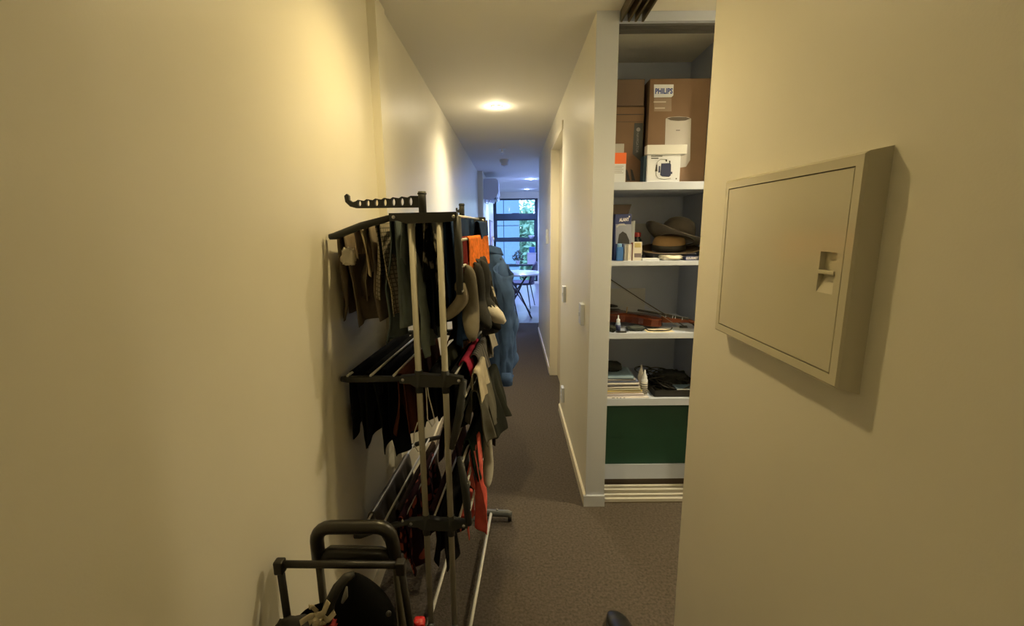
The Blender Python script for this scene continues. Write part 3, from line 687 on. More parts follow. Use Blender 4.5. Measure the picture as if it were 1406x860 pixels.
# dropper bottle
t = thing('dropper_bottle', 'dropper bottle with navy label and white cap at the left of the violin shelf', 'bottle', (.535, 2.32, S3))
c = at(848.5, 452, 2.315); X = c.x
MB().lathe([(.012, 0), (.013, .003), (.013, .042), (.009, .050), (.007, .052)], (X, 2.315, S3), None, 20).build('body', mat('pale blue plastic', (.35, .45, .60), .3), t, 'auto')
MB().lathe([(.0134, .006), (.0134, .038)], (X, 2.315, S3), None, 20).build('label_sticker', mat('navy cover', (.02, .03, .12), .45), t, True)
MB().lathe([(.0095, .050), (.0095, .064), (.005, .069), (.0035, .070), (.003, .088), (0, .089)], (X, 2.315, S3), None, 16).build('cap', wcard_m, t, 'auto')
def cloth_lump(name, label, cat, ma, px, py, Y, lx, ly, lz, z, seed, amp=.35):
    c = at(px, py, Y); return tag(crinkle(c.x, Y, z, lx, ly, lz, seed, amp).build(name, ma, None, True), label, cat)
cloth_lump('cloth', 'crumpled dark grey green cloth beside the dropper bottle', 'cloth', mat('dark teal cloth', (.045, .055, .055), .9), 873, 451, 2.34, .045, .03, .011, S3, 2)
cloth_lump('pouch', 'small dark green pouch at the far left of the violin shelf', 'pouch', mat('dark green leather', (.015, .02, .012), .7), 840, 455, 2.31, .018, .02, .016, S3, 7)
cloth_lump('flat_case', 'small flat black case in front of the dropper bottle', 'case', black_m, 853, 458, 2.288, .028, .010, .004, S3, 9, .12)
# paper with a dark curved shoulder rest
c = at(905, 455, 2.32)
tag(MB().box(c.x - .075, c.x + .07, 2.285, 2.36, S3 + .0005, S3 + .002).build('paper_sheet', mat('cream paper', (.72, .66, .48), .7)), 'cream sheet of paper on the violin shelf under the shoulder rest', 'paper')
pts = [at(885, 453, 2.33), at(890, 457.5, 2.31), at(898, 457, 2.30), at(902, 454.6, 2.30), at(909, 455, 2.30), at(914, 456.5, 2.30), at(921, 453.5, 2.32), at(923, 450, 2.33)]
for p in pts: p.z = S3 + .006 + (.008 if p is pts[-1] or p is pts[0] else 0)
tag(MB().tube(pts, [.003, .003, .003, .004, .004, .003, .003, .004], 6).build('shoulder_rest', black_m, None, True), 'thin dark curved shoulder rest lying on the cream paper', 'shoulder rest')

# ---- fourth shelf: magazines, bottles, cables
z = S4; rnd = random.Random(11)
mags = [((.62, .61, .66), .003, 0, 'white sheet with small dark symbols at the bottom of the magazine pile', 918-30, 2.275),
        ((.55, .53, .62), .010, 0, 'thick lilac white brochure second from the bottom of the pile', 884, 2.285)]
cols = [((.55, .42, .10), 'mustard yellow magazine in the pile'), ((.24, .25, .16), 'olive magazine lying right on the yellow one'), ((.45, .45, .48), 'pale grey magazine in the middle of the pile'), ((.10, .10, .13), 'charcoal magazine in the middle of the pile'),
        ((.60, .60, .64), 'white curling magazine above the charcoal one'), ((.10, .13, .24), 'navy edged magazine near the top of the pile'), ((.30, .30, .33), 'grey booklet second from the top of the pile'), ((.16, .24, .33), 'small blue grey booklet on top of the pile')]
x1 = at(893, 550, 2.28).x
o = tag(MB().box(.499, x1 - .01, 2.275, 2.47, z, z + .006, .0008).build('board', mat('white lilac card', (.72, .70, .74), .5)), 'thin white board with small dark symbols at the bottom of the magazine pile', 'board')
for px in (842, 847.5, 852, 857): 
    c = at(px, 549, 2.2745); MB().box(c.x - (.008 if px == 842 else .004), c.x + (.008 if px == 842 else .004), 2.2745, 2.2752, z + .0012, z + .0048).build('printed_symbol', ink_m, o)
z += .0065
tag(MB().box(.499, x1 - .035, 2.285, 2.48, z, z + .016, .002).build('magazine', mat('lilac pages', (.50, .47, .55), .7, .4, 300)), 'thick lilac white brochure directly on the board at the pile bottom', 'magazine'); z += .0165
for k, (cl_, lb_) in enumerate(cols):
    th_ = (.015, .010, .011, .009, .012, .009, .010, .010)[k]; xr = at((884, 880, 878, 876, 877, 876, 872, 870)[k], 530, 2.30).x
    X = Matrix.Translation((.55, 2.38, 0)) @ Matrix.Rotation(R(rnd.uniform(-3, 3) if k > 0 else 2), 4, 'Z') @ Matrix.Translation((-.55, -2.38, 0))
    b = MB(X)
    def fn(u, v, z=z, xr=xr, k=k): return Vector((.502 + (xr - .502) * u, 2.292 + (.16 if k > 5 else .185) * v, z + th_ / 2 + (.010 * u * u * v if k in (4, 7) else 0)))
    t = tag(b.grid(fn, 8, 6).build('magazine', mat('magazine %d' % k, cl_, .55), None, True, th_), lb_, 'magazine')
    MB(X).box(.503, xr - .003, 2.2905, 2.293, z + th_ * .3, z + th_ * .6).build('page_edges', mat('paper edges', (.6, .58, .56), .8), t) if k in (0, 1, 2, 4) else None
    z += th_ + .0006
ztop = z
cloth_lump('rounded_case', 'black rounded case on top of the back of the magazine pile', 'case', mat('black nylon', (.015, .018, .018), .8), 840, 505, 2.42, .05, .05, .022, ztop + .001, 3, .15)
for px, Y, h_, lab in ((884.5, 2.31, .150, 'white squeeze bottle with printed label in front of the cable tray'), (879.5, 2.37, .160, 'pale translucent squeeze bottle just behind the labelled one')):
    c = at(px, 530, Y); t = thing('squeeze_bottle', lab, 'bottle', (c.x, Y, S4))
    bm_ = wcard_m if Y < 2.35 else mat('translucent grey plastic', (.45, .44, .46), .4)
    MB().lathe([(.016, 0), (.0175, .003), (.0175, h_ * .62), (.012, h_ * .68)], (c.x, Y, S4), None, 22).build('body', bm_, t, 'auto')
    MB().lathe([(.0135, h_ * .66), (.0135, h_ * .74), (.006, h_ * .86), (.0035, h_ * .99), (0, h_)], (c.x, Y, S4), None, 18).build('cap', bm_, t, 'auto')
    if Y < 2.35:
        MB().lathe([(.0179, h_ * .08), (.0179, h_ * .56)], (c.x, Y, S4), None, 22).build('label_sticker', mat('grey label', (.42, .42, .42), .6), t, True)
        for k in range(5): MB().lathe([(.0182, h_ * (.14 + .08 * k)), (.0182, h_ * (.165 + .08 * k))], (c.x, Y, S4), None, 22).build('print_line', ink_m, t, True)
# tray with cables
a = at(899, 547, 2.29)
t = thing('tray', 'shallow black tray full of cables at the right of the lower shelf', 'tray', (a.x + .11, 2.42, S4))
bt = mat('matt black plastic', (.016, .016, .015), .6)
xa, xb, ya, yb, hh = a.x - .003, 1.04, 2.29, 2.56, .036
MB().box(xa, xb, ya, yb, S4 + .0005, S4 + .004).build('base', bt, t)
for q in ((xa, xb, ya, ya + .004), (xa, xb, yb - .004, yb), (xa, xa + .004, ya, yb), (xb - .004, xb, ya, yb)): MB().box(*q, S4 + .004, S4 + hh).build('side', bt, t)
cabs = ['thick black cable coiled highest in the tray', 'black cable looping over the left edge of the tray', 'black adapter cable bunched in the middle of the tray', 'dark grey cable coiled at the right of the tray', 'black cable at the back of the tray', 'black cable sprawling across the front of the tray', 'thin black lead hooped above the magazines', 'thin black lead twisted behind the bottles']
for k, lb_ in enumerate(cabs):
    cx = (.86, .80, .86, .96, .90, .90, .60, .76)[k]; cy = (2.45, 2.44, 2.40, 2.42, 2.50, 2.36, 2.53, 2.50)[k]; zb = (.075, .06, .04, .03, .05, .03, .11, .06)[k]
    rr = (.07, .06, .065, .06, .08, .07, .028, .045)[k]; n_ = 90; pts = []
    for i in range(n_):
        a_ = i / n_ * 2 * PI * (3.3 if k < 6 else 1.6); q = noise.noise(Vector((i * .06, k * 7.1, 0))); q2 = noise.noise(Vector((i * .07, k * 3.3, 5)))
        zz = S4 + .012 + abs(zb * (.55 + .45 * math.sin(a_ * .73 + k)) + .03 * q2)
        if k >= 6: pts.append(Vector((cx + rr * math.cos(a_) * (1 + .5 * q), cy + .02 * q2 + .01 * i / n_, S4 + .085 + (rr * 1.1 if k == 6 else rr * .5) * math.sin(a_))))
        else: pts.append(Vector((min(1.03, cx + rr * math.cos(a_) * (1 + .7 * q)), cy + rr * .8 * math.sin(a_) * (1 + .7 * q2), zz)))
    tag(MB().tube(pts, .0034 if k < 6 else .002, 6).build('cable', black_m if k != 3 else dark_m, None, True), lb_, 'cable')
cloth_lump('soft_bag', 'soft black bag slumped among the cables in the tray', 'bag', mat('black nylon', (.015, .018, .018), .8), 921, 530, 2.47, .085, .05, .040, S4 + .006, 13, .3)
tag(MB().box(at(928, 540, 2.30).x, 1.03, 2.305, 2.36, S4 + .038, S4 + .046, .001).build('booklet', mat('blue grey cover', (.06, .10, .16), .5)), 'small blue booklet lying on the cables at the front right of the tray', 'book')
tag(MB().box(at(930, 540, 2.29).x, 1.03, 2.296, 2.303, S4 + .037, S4 + .041, .001).build('ruler', wcard_m), 'thin white strip resting on the front rim of the tray', 'strip')
# green box
t = thing('storage_box', 'large dark green storage box on the bottom of the cupboard', 'box', (.76, 2.5, .145))
a = at(832.5, 562, 2.335)
MB().box(.499, 1.035, 2.335, 2.76, .145, .500, .004).build('body', green_m, t)
MB().box(.4985, 1.037, 2.331, 2.764, .482, .514, .003).build('lid', green_m, t)
for px, wd in ((848, .022), (863, .018)):
    c = at(px, 562, 2.33); MB().box(c.x - wd, c.x + wd, 2.340, 2.352, .5141, .5146).build('label_sticker', mat('grey label', (.42, .42, .42), .6), t)
MB().box(.505, 1.03, 2.3345, 2.3352, .30, .3015).build('crease', mat('green crease', (.008, .06, .03), .6), t)

# shoe at the photographer's feet
c = onz(843, 842, .03)
t = thing('shoe', 'black shoe with rounded toe on the carpet at the bottom edge of the photo', 'shoe', (.385, 1.33, 0))
def shoe(u, v):       # v along length 0 toe ..1 heel
    a = 2 * PI * u; y = 1.475 - .27 * v
    e = max(0., min(1, 4 * v * (1) )) ; wd = .048 * (math.sin(min(1, v * 3.2 + .0001) * PI / 2) ** .6) * (1 - .18 * math.sin(PI * v)) * (1 if v < .9 else max(.05, math.sqrt(max(0, 1 - ((v - .9) / .1) ** 2))))
    h = .036 + .035 * max(0, min(1, (v - .25) / .3)); h *= math.sin(min(1, v * 4 + .0001) * PI / 2) ** .5
    cx = .372 + .012 * math.sin(PI * v) + .01 * v
    return Vector((cx + wd * math.cos(a), y, .012 + h * .5 + h * .5 * math.copysign(abs(math.sin(a)) ** .8, math.sin(a))))
MB().grid(shoe, 24, 30, True).build('upper', mat('black leather', (.014, .014, .014), .35), t, True)
def sole(u, v):
    p = shoe(u, v); return Vector((.372 + (p.x - .372) * 1.05, p.y, .001 + .013 * (.5 + .5 * math.sin(2 * PI * u))))
MB().grid(sole, 24, 30, True).build('sole', black_m, t, True)

# ================================================================== DRYING RACK
RX = Matrix.Translation((-.262, 1.39, 0)) @ Matrix.Rotation(-math.atan(.07), 4, 'Z')
LY = .67
rack = thing('drying_rack', 'tall three-tier folding drying rack loaded with washing along the left wall', 'drying rack', (-.24, 1.72, 0))
def RB(): return MB(RX)
TIERS = (1.503, .986, .464)
for ly in (0, LY):
    for sx in (-1, 1):
        RB().tube([(sx * .0435, ly, .045), (sx * .0435, ly, 1.495)], .0105, 12).build('pole', tube_m, rack, True)
    for ti, zt in enumerate(TIERS):
        b = RB(); pl = [(-.108, .012), (.098, .014), (.100, .010), (.100, -.012), (.065, -.016), (-.055, -.020), (-.085, -.010), (-.108, -.012)]
        if ti: pl = [(-.105, .010), (-.055, .016), (-.03, .020), (.03, .014), (.055, .018), (.102, .010), (.104, -.010), (.07, -.013), (.055, -.024), (-.055, -.024), (-.07, -.014), (-.105, -.012)]
        b.prism(pl, .024, Matrix(((1, 0, 0, 0), (0, 0, 1, ly - .012), (0, 1, 0, zt), (0, 0, 0, 1))))
        br = b.build('bracket', dark_m, rack)
        if ti:
            for sx in (-1, 1): RB().tube([(sx * .0435, ly, zt - .045), (sx * .0435, ly, zt + .030)], .0135, 12).build('sleeve', dark_m, br, True)
        for sx in (-.094, .090):
            RB().lathe([(.0055, 0), (.005, .002), (0, .003)], (sx, ly - .012, zt), (0, -1, 0), 12).build('screw', steel_m, br, True)
        # left wing arm
        dz = (-.055, -.004, -.062)[ti]
        RB().tube([(-.10, ly, zt), (-.20, ly, zt + dz * .45), (-.285, ly, zt + dz), (-.304, ly, zt + dz * 1.05)], [.010, .0115, .0115, .009], 10).build('wing_arm', dark_m, rack, True)
    # right wing arms: top folded down, middle folded down, bottom folded up
    RB().tube([(.098, ly, 1.503), (.101, ly, 1.38), (.100, ly, 1.265)], [.012, .013, .010], 10).build('wing_arm', dark_m, rack, True)
    RB().tube([(.103, ly, .985), (.085, ly, .86), (.056, ly, .745)], [.012, .0145, .011], 10).build('wing_arm', dark_m, rack, True)
    RB().tube([(.106, ly, .462), (.098, ly, .60), (.082, ly, .712)], [.012, .0145, .010], 10).build('wing_arm', dark_m, rack, True)
def rail(x, z, y0=-.006, y1=LY + .006, r=.0045, m_=wire_m): RB().tube([(x, y0, z), (x, y1, z)], r, 8).build('rail', m_, rack, True)
RAILS = []
for ti, zt in enumerate(TIERS):
    dz = (-.055, -.004, -.062)[ti]
    for k in (0, .5, 1): RAILS.append((-.125 - .155 * k, zt + dz * (.15 + .85 * k) + (.013 if ti else .006)))
    for x in (-.02, .07): RAILS.append((x, zt + .006))
for x, z in ((.108, 1.433), (.108, 1.352), (.106, 1.275), (.107, .93), (.09, .86), (.066, .76), (.112, .52), (.104, .62), (.092, .70)): RAILS.append((x, z))
for x, z in RAILS: rail(x, z)
for ly in (0, LY):
    lf = ly - (.045 if ly == 0 else 0)
    f = RB().tube([(-.21, lf, .036), (-.19, lf, .040), (.185, lf, .040), (.205, lf, .036)], [.014, .018, .018, .013], 12).build('foot', darkgrey_m, rack, True)
    for sx in (-.195, .195):
        w_ = RB(); w_.tube([(sx - .009, lf, .017), (sx + .009, lf, .017)], .016, 16)
        w_.build('caster', black_m, f, True)
    RB().lathe([(.006, 0), (.005, .004), (0, .005)], (.13, lf, .058), None, 12).build('screw', steel_m, f, True)
rail(.10, .045, -.05, LY, r=.007); rail(-.055, .045, -.05, LY, r=.007)
for sx in (-1, 1): RB().tube([(sx * .0435, .0, .05), (sx * .0435, -.045, .045)], .0115, 10).build('foot_socket', darkgrey_m, rack, True)
# swing-out hanger arms with oval holes
def hanger_arm(ly, flip, name='hanger_arm', zb=1.548, sc=1.0):
    L = .235 * sc; n = 7
    cu = bpy.data.curves.new('h', 'CURVE'); cu.dimensions = '2D'; cu.fill_mode = 'BOTH'; cu.extrude = .006
    def spl(pts):
        s = cu.splines.new('POLY'); s.points.add(len(pts) - 1); s.use_cyclic_u = True
        for q, p in zip(s.points, pts): q.co = (p[0], p[1], 0, 1)
    out = [(0, -.017), (-L + .03, -.017), (-L + .012, -.012), (-L - .002, .002), (-L - .004, .020), (-L + .004, .026), (-L + .010, .020), (-L + .010, .008), (-L + .020, .001)]
    for i in range(n + 1):
        x = -L + .034 + i * (L - .045) / n
        out += [(x - .005, .003 + .011 * i / n), (x + .004, .008 + .011 * i / n)] if i < n else [(x, .006 + .011)]
    out += [(0, .017)]
    spl(out)
    for i in range(n):
        x = -L + .042 + i * (L - .050) / n; h = .0085 + .004 * i / n
        spl([(x + .0055 * math.cos(a * PI / 8), -.003 + .0045 * i / n + h * math.sin(a * PI / 8)) for a in range(16)])
    o = bpy.data.objects.new('h', cu); C.objects.link(o); dg = bpy.context.evaluated_depsgraph_get(); dg.update()
    me = bpy.data.meshes.new_from_object(o.evaluated_get(dg)); bpy.data.objects.remove(o)
    b = RB(); px = -.006
    ang = 0 if not flip else R(60)
    M = Matrix.Translation((px, ly, zb)) @ Matrix.Rotation(-ang, 4, 'Z') @ Matrix.Rotation(PI / 2, 4, 'X') @ Matrix.Scale(sc, 4)
    b.add([M @ v.co for v in me.vertices], [tuple(p.vertices) for p in me.polygons]); bpy.data.meshes.remove(me)
    h = b.build(name, dark_m, rack)
    RB().tube([(px, ly, 1.515), (px, ly, 1.578)], .012, 12).build('arm_post', dark_m, h, True)
    RB().tube([(px, ly, 1.569), (px, ly, 1.574)], .014, 12).build('arm_collar', dark_m, h, True)
hanger_arm(0, False); hanger_arm(LY, True, sc=.55)

# ================================================================== WASHING
def fab(name, col, **k): return mat(name, col, .92, .35, 420, spec=.15, var=k.get('var', .12), vscale=30)
blackf = fab('black cotton', (.008, .008, .009)); 
def cloth(name, label, cat, ma, lx, z, y0, y1, dl, dr, flare=.02, amp=.010, fr=13, seed=0, curl=0., hem=.03, thick=.003, squeeze=.15, group=None, dy=0.):
    nz = lambda a, b, c=0: noise.noise(Vector((a, b, seed * 9.7 + c)))
    L = dl + dr
    def fn(u, v):
        s = -dl + L * u; sd = 1 if s > 0 else -1; ds = abs(s); dm = dr if s > 0 else dl; q = ds / max(dm, 1e-4)
        y = y0 + (y1 - y0) * v; ym = (y0 + y1) / 2
        hemf = 1 + min(hem, .06) * 1.6 * nz(y * 4, sd * 3, 2)
        dd = ds * hemf
        rr = .0068
        if ds < rr * 1.57: a = ds / rr; x = sd * rr * math.sin(a); zz = rr * math.cos(a)
        else: x = sd * rr; zz = -(dd - rr * 1.57)
        g = min(1, dd / .22)
        ph = fr * y * 2 * PI / 1.0 + seed
        x += sd * flare * q ** .8 + 1.9 * amp * g * (math.sin(ph * .62 + sd * .8 + 1.2 * q) + .35 * math.sin(ph * 1.5 + seed * 2)) + amp * 1.5 * g * nz(y * 11, s * 7) 
        e = math.exp(-v / .12)
        x += curl * e * q
        yy = ym + (y - ym) * (1 - squeeze * q * (1 + .4 * nz(s * 8, 1))) + amp * .8 * g * math.cos(ph) + .01 * nz(s * 20, v * 5, 4) * g + dy * q
        zz += .006 * g * nz(y * 8, s * 8, 7) - .015 * e * q
        return (RX @ Vector((lx + x, yy, z + zz)), (y, s))
    b = MB().grid(fn, 56, 44)
    return tag(b.build(name, ma, None, True, thick), label, cat, group)
Z0 = TIERS[0]
def RL(k): return RAILS[k]
beige = pattern('beige striped cotton', 'stripes', (.62, .52, .38), (.40, .32, .22), 70, thr=.35)
check = pattern('tan checked cotton', 'checks', (.44, .39, .30), (.17, .155, .125), 75)
floral = pattern('red floral print', 'spots', (.42, .10, .07), (.035, .006, .010), 26, thr=.42)
bwprint = pattern('black and white print', 'noise', (.01, .01, .01), (.38, .35, .28), 16, thr=.56)
orange = mat('orange crochet cotton', (.80, .20, .035), .95, .8, 120, spec=.1, var=.25, vscale=60)
taupe = fab('taupe brown cotton', (.20, .16, .11)); slate = fab('slate grey jersey', (.14, .175, .18)); slate2 = fab('pale slate jersey', (.20, .24, .24))
navy = fab('navy cotton', (.018, .045, .12)); rust = fab('rust brown knit', (.12, .040, .022)); creamf = fab('cream cotton', (.75, .70, .60))
maroon = fab('dark maroon knit', (.035, .012, .014)); coral = fab('coral towelling', (.74, .15, .12)); khaki = fab('khaki grey cotton', (.11, .105, .085))
satin = mat('grey satin', (.12, .11, .10), .35, .2, 60, var=.2); pink = fab('raspberry knit', (.40, .03, .07)); greyk = fab('charcoal knit', (.035, .036, .036))
x0, z0 = RL(2); 
cloth('trousers', 'taupe brown trousers on the outermost top rail nearest the wall', 'trousers', taupe, x0, z0, .02, .52, .28, .30, .030, .013, 9, 1, -.0, .03)
x1, z1 = RL(1)
cloth('shirt', 'beige striped shirt on the top left wing beside the taupe trousers', 'shirt', beige, x1 - .022, z1 - .002, .015, .16, .10, .15, .018, .006, 9, 2, .015, .05)
cloth('shirt', 'taupe grey shirt hanging low between the striped and the checked shirts', 'shirt', fab('taupe grey', (.24, .20, .15)), x1 + .003, z1, .03, .55, .24, .31, .028, .014, 8, 3, .01)
cloth('shirt', 'tan checked shirt on the top left wing next to the bracket', 'shirt', check, RL(0)[0] - .030, z1 + .012, .01, .45, .25, .30, .018, .010, 10, 4, .012)
cloth('sweatpants', 'slate grey sweatpants hanging left of the near left pole', 'trousers', slate, RL(0)[0] + .018, RL(0)[1], .015, .40, .40, .36, .020, .011, 9, 5, -.005)
cloth('sweatpants', 'paler slate grey sweatpants hanging long behind the near left pole', 'trousers', slate2, RL(0)[0] + .052, RL(0)[1], .03, .42, .36, .46, .016, .010, 11, 6, .005)
cloth('top', 'black top with thin straps between the two near poles', 'top', blackf, -.028, Z0 - .002, .03, .40, .36, .38, .014, .009, 12, 7)
cloth('dress', 'black and white patterned dress between the two near poles', 'dress', bwprint, .004, Z0 - .002, .012, .30, .20, .24, .014, .008, 10, 8, .006)
cloth('shirt', 'navy shirt hanging right of the near right pole', 'shirt', navy, .064, Z0 + .003, .012, .50, .28, .42, .012, .008, 11, 9)
cloth('shorts', 'navy shorts laid over the far top rail below the folded hanger arm', 'shorts', navy, .105, Z0 - .015, .36, .60, .08, .06, .01, .006, 12, 10)
c = RX @ Vector((-.262, .03, 1.385))
tag(crinkle(c.x, c.y, c.z - .03, .020, .016, .026, 21, .4).build('underwear', creamf, None, True), 'crumpled cream underwear clipped at the outer end of the top left wing', 'underwear')
cloth('towel', 'short black towel behind the checked shirt on the top left wing', 'towel', blackf, -.20, z1 + .004, .10, .50, .18, .22, .01, .010, 9, 12)
cloth('trousers', 'black trousers behind the patterned dress on the top tier', 'trousers', blackf, .030, Z0 + .002, .10, .60, .40, .44, .03, .014, 7, 18)
cloth('shorts', 'dark grey shorts deep behind the near left pole on the top tier', 'shorts', greyk, -.050, Z0 - .004, .30, .64, .34, .38, .03, .014, 7, 19)
# orange and what hangs with it on the folded-down right wing
cloth('crochet_cloth', 'orange crocheted cloth over the upper rail of the folded right wing', 'cloth', orange, .108, 1.434, .10, .60, .13, .125, .006, .006, 16, 13, .0, .05, squeeze=.02)
cloth('towel', 'dark red cloth hanging under the near edge of the orange cloth', 'towel', fab('dark red cotton', (.16, .012, .012)), .100, 1.434, .035, .16, .14, .15, .002, .004, 12, 14, .0, .02)
def sock(lx, ly, z, ma, label, toe=(.5, -.8), sc=1., leg=.12, ma2=None, name='sock'):
    d = Vector((toe[0], toe[1], 0)).normalized(); top = Vector((lx, ly, z))
    pts = [top + Vector((-.004, 0, -.03)), top + Vector((0, 0, .004)), top + Vector((.010, 0, -.010)), top + Vector((.012, 0, -leg * .5)), top + Vector((.014, 0, -leg)), top - d * .012 * sc + Vector((.012, 0, -leg - .030 * sc)),
           top + d * .012 * sc + Vector((.012, 0, -leg - .062 * sc)), top + d * .045 * sc + Vector((.010, 0, -leg - .090 * sc)), top + d * .065 * sc + Vector((.010, 0, -leg - .104 * sc))]
    t = [.005, .009, .015, .019, .020, .025, .023, .019, .006]
    b = RB().tube(pts, [k * sc for k in t], 14)
    o = b.build(name, ma, None, True); md = o.modifiers.new('smooth', 'SUBSURF'); md.levels = 1; md.render_levels = 2
    if ma2:
        OFF['x'] = OFF[o.name]
        RB().tube([p + Vector((0, 0, -.002)) for p in pts[-3:]], [.0235 * sc, .0205 * sc, .007 * sc], 14).build('toe_patch', ma2, o, True)
    return tag(o, label, 'sock', 'socks on the rack')
gk = fab('grey brown sock knit', (.15, .135, .105)); whitek = fab('off white knit', (.60, .58, .54))
sock(.112, .05, 1.352, gk, 'grey brown sock with cream heel hanging nearest on the folded right wing', (.25, -1), 1.25, .10)
sock(.085, .03, 1.300, fab('mushroom knit', (.24, .21, .16)), 'mushroom sock tucked behind the folded wing arm', (-1, -.4), .95, .02)
sock(.122, .16, 1.352, greyk, 'charcoal sock hanging second along the rail under the orange cloth', (.6, -.8), 1.25, .09)
sock(.128, .28, 1.352, greyk, 'charcoal sock with white toe hanging below the orange cloth', (1, -.2), 1.25, .10, whitek)
sock(.120, .38, 1.300, blackf, 'black sock farthest along the rail below the orange cloth', (.7, -.5), 1.2, .10)
cloth('underwear', 'charcoal underwear with a white waistband below the orange cloth', 'underwear', greyk, .118, 1.352, .20, .42, .08, .10, .02, .010, 14, 15)
cloth('vest', 'white edged black vest on the rail below the orange cloth', 'vest', blackf, .112, 1.275, .08, .55, .10, .17, .02, .012, 14, 16)
cloth('top', 'black lace top hanging below the socks on the right side', 'top', bwprint, .118, 1.277, .30, .60, .10, .22, .02, .014, 15, 17)
# middle tier
xm, zm = RL(7)
cloth('towel', 'large black towel on the outermost middle rail next to the wall', 'towel', blackf, xm, zm, .03, .64, .24, .28, .022, .006, 5, 21, squeeze=.03)
cloth('t_shirt', 'black t-shirt on the middle left wing beside the black towel', 't-shirt', fab('soft black cotton', (.011, .011, .010)), RL(6)[0] - .02, zm, .02, .58, .27, .29, .030, .007, 5, 22, .0, .03, squeeze=.04)
cloth('leggings', 'black leggings with a dangling leg on the middle left wing', 'leggings', fab('blue black jersey', (.007, .008, .013)), RL(6)[0] + .025, zm, .05, .40, .22, .33, .018, .012, 9, 23, .008, .12)
cloth('jumper', 'rust brown jumper hanging left of the near left pole on the middle tier', 'jumper', rust, RL(5)[0] + .012, zm, .015, .52, .24, .235, .022, .011, 9, 24)
cloth('shorts', 'black shorts with a white drawstring between the near poles on the middle tier', 'shorts', blackf, -.012, .996, .02, .45, .20, .17, .014, .010, 9, 25)
cloth('trousers', 'black trousers on the middle tier at the right near pole', 'trousers', blackf, .06, .996, .02, .55, .20, .20, .014, .009, 9, 26)
cloth('hoodie', 'olive dark hoodie folded over the middle rails behind the poles', 'hoodie', fab('dark olive fleece', (.030, .032, .020)), .0, 1.012, .12, .60, .12, .12, .03, .014, 7, 27)
cloth('scarf', 'brown plaid scarf bundled above the middle tier behind the poles', 'scarf', pattern('brown plaid', 'checks', (.06, .035, .02), (.14, .05, .02), 40), .015, 1.075, .30, .60, .07, .09, .03, .012, 9, 28)
cloth('shorts', 'white shorts low behind the near poles between middle and bottom tiers', 'shorts', fab('white cotton', (.55, .53, .48)), .03, .80, .24, .50, .04, .05, .02, .006, 8, 29)
o = RB().tube([(-.018, -.004, .99), (-.012, -.006, .93), (.0, -.006, .87), (.005, -.006, .84), (-.006, -.006, .822), (-.02, -.004, .85), (-.02, -.004, .93), (-.024, 0, .99)], .002, 6).build('drawstring', whitek, None, True)
tag(o, 'white drawstring loop dangling between the two near poles', 'cord')
o = RB().tube([(-.052, -.010, .84), (-.066, -.012, .80), (-.068, -.012, .76), (-.055, -.012, .735), (-.045, -.012, .745)], .0018, 6).build('drawstring', whitek, None, True)
tag(o, 'thin pale cord hooked around the near left pole', 'cord')
# right of the middle tier
cloth('top', 'raspberry pink top on the middle tier right of the near pole', 'top', pink, .085, 1.012, .10, .42, .06, .06, .02, .008, 10, 31)
cloth('t_shirt', 'grey striped t-shirt beside the raspberry top on the right rail', 't-shirt', pattern('grey stripes', 'stripes', (.05, .05, .05), (.14, .13, .12), 40), .112, 1.018, .16, .60, .08, .10, .02, .010, 9, 32)
cloth('shirt', 'cream shirt hanging at the right end of the middle tier', 'shirt', fab('cream poplin', (.46, .41, .31)), .135, .992, .03, .22, .06, .10, .012, .010, 12, 33, .01)
cloth('trousers', 'khaki grey trousers hanging right of the folded middle wing', 'trousers', khaki, .132, .93, .03, .30, .12, .20, .030, .014, 10, 34, .02)
cloth('hoodie', 'black hoodie bulging out on the right side of the rack', 'hoodie', fab('black fleece', (.018, .020, .016)), .140, .86, .16, .56, .10, .20, .040, .016, 8, 35)
cloth('t_shirt', 'pale grey t-shirt draped at the back right of the middle tier', 't-shirt', fab('pale grey jersey', (.32, .30, .26)), .12, 1.045, .42, .62, .07, .10, .02, .012, 10, 36)
cloth('leggings', 'dark green leggings hanging inside the right wing above the coral towel', 'leggings', fab('bottle green jersey', (.010, .022, .014)), .105, .76, .02, .50, .10, .17, .014, .008, 9, 37)
sock(.150, .12, .80, fab('pale grey knit', (.40, .38, .33)), 'long pale grey sock hanging in front of the black hoodie', (.1, -1), .85, .15)
# bottom tier
cloth('blouse', 'grey satin blouse on the outermost bottom rail next to the wall', 'blouse', satin, RL(12)[0], RL(12)[1], .10, .55, .12, .16, .03, .012, 12, 41)
cloth('cardigan', 'dark brown cardigan on the bottom left wing', 'cardigan', fab('dark brown knit', (.030, .018, .012)), RL(11)[0] + .03, RL(11)[1] + .004, .08, .62, .20, .22, .02, .012, 8, 42)
cloth('dress', 'dark red floral dress hanging at the near end of the bottom left wing', 'dress', floral, RL(10)[0] - .008, RL(10)[1] + .01, -.005, .45, .20, .27, .020, .013, 9, 43, .01, .05)
cloth('jumper', 'dark maroon jumper behind the near poles on the bottom tier', 'jumper', maroon, -.035, .475, .04, .60, .17, .18, .02, .012, 9, 44)
cloth('trousers', 'black trousers between the near poles on the bottom tier', 'trousers', blackf, .004, .476, .012, .55, .22, .245, .012, .009, 8, 45)
cloth('scarf', 'dark plum scarf peaked above the bottom tier between the poles', 'scarf', fab('plum knit', (.030, .012, .018)), -.02, .70, .25, .55, .16, .20, .035, .01, 9, 46)
cloth('towel', 'coral red towel hanging on the raised bottom right wing', 'towel', coral, .114, .705, .05, .20, .16, .33, .010, .008, 13, 47, .012, .04)
cloth('face_cloth', 'small coral cloth below the bottom right bracket', 'cloth', coral, .080, .465, .03, .20, .06, .095, .006, .005, 10, 48)
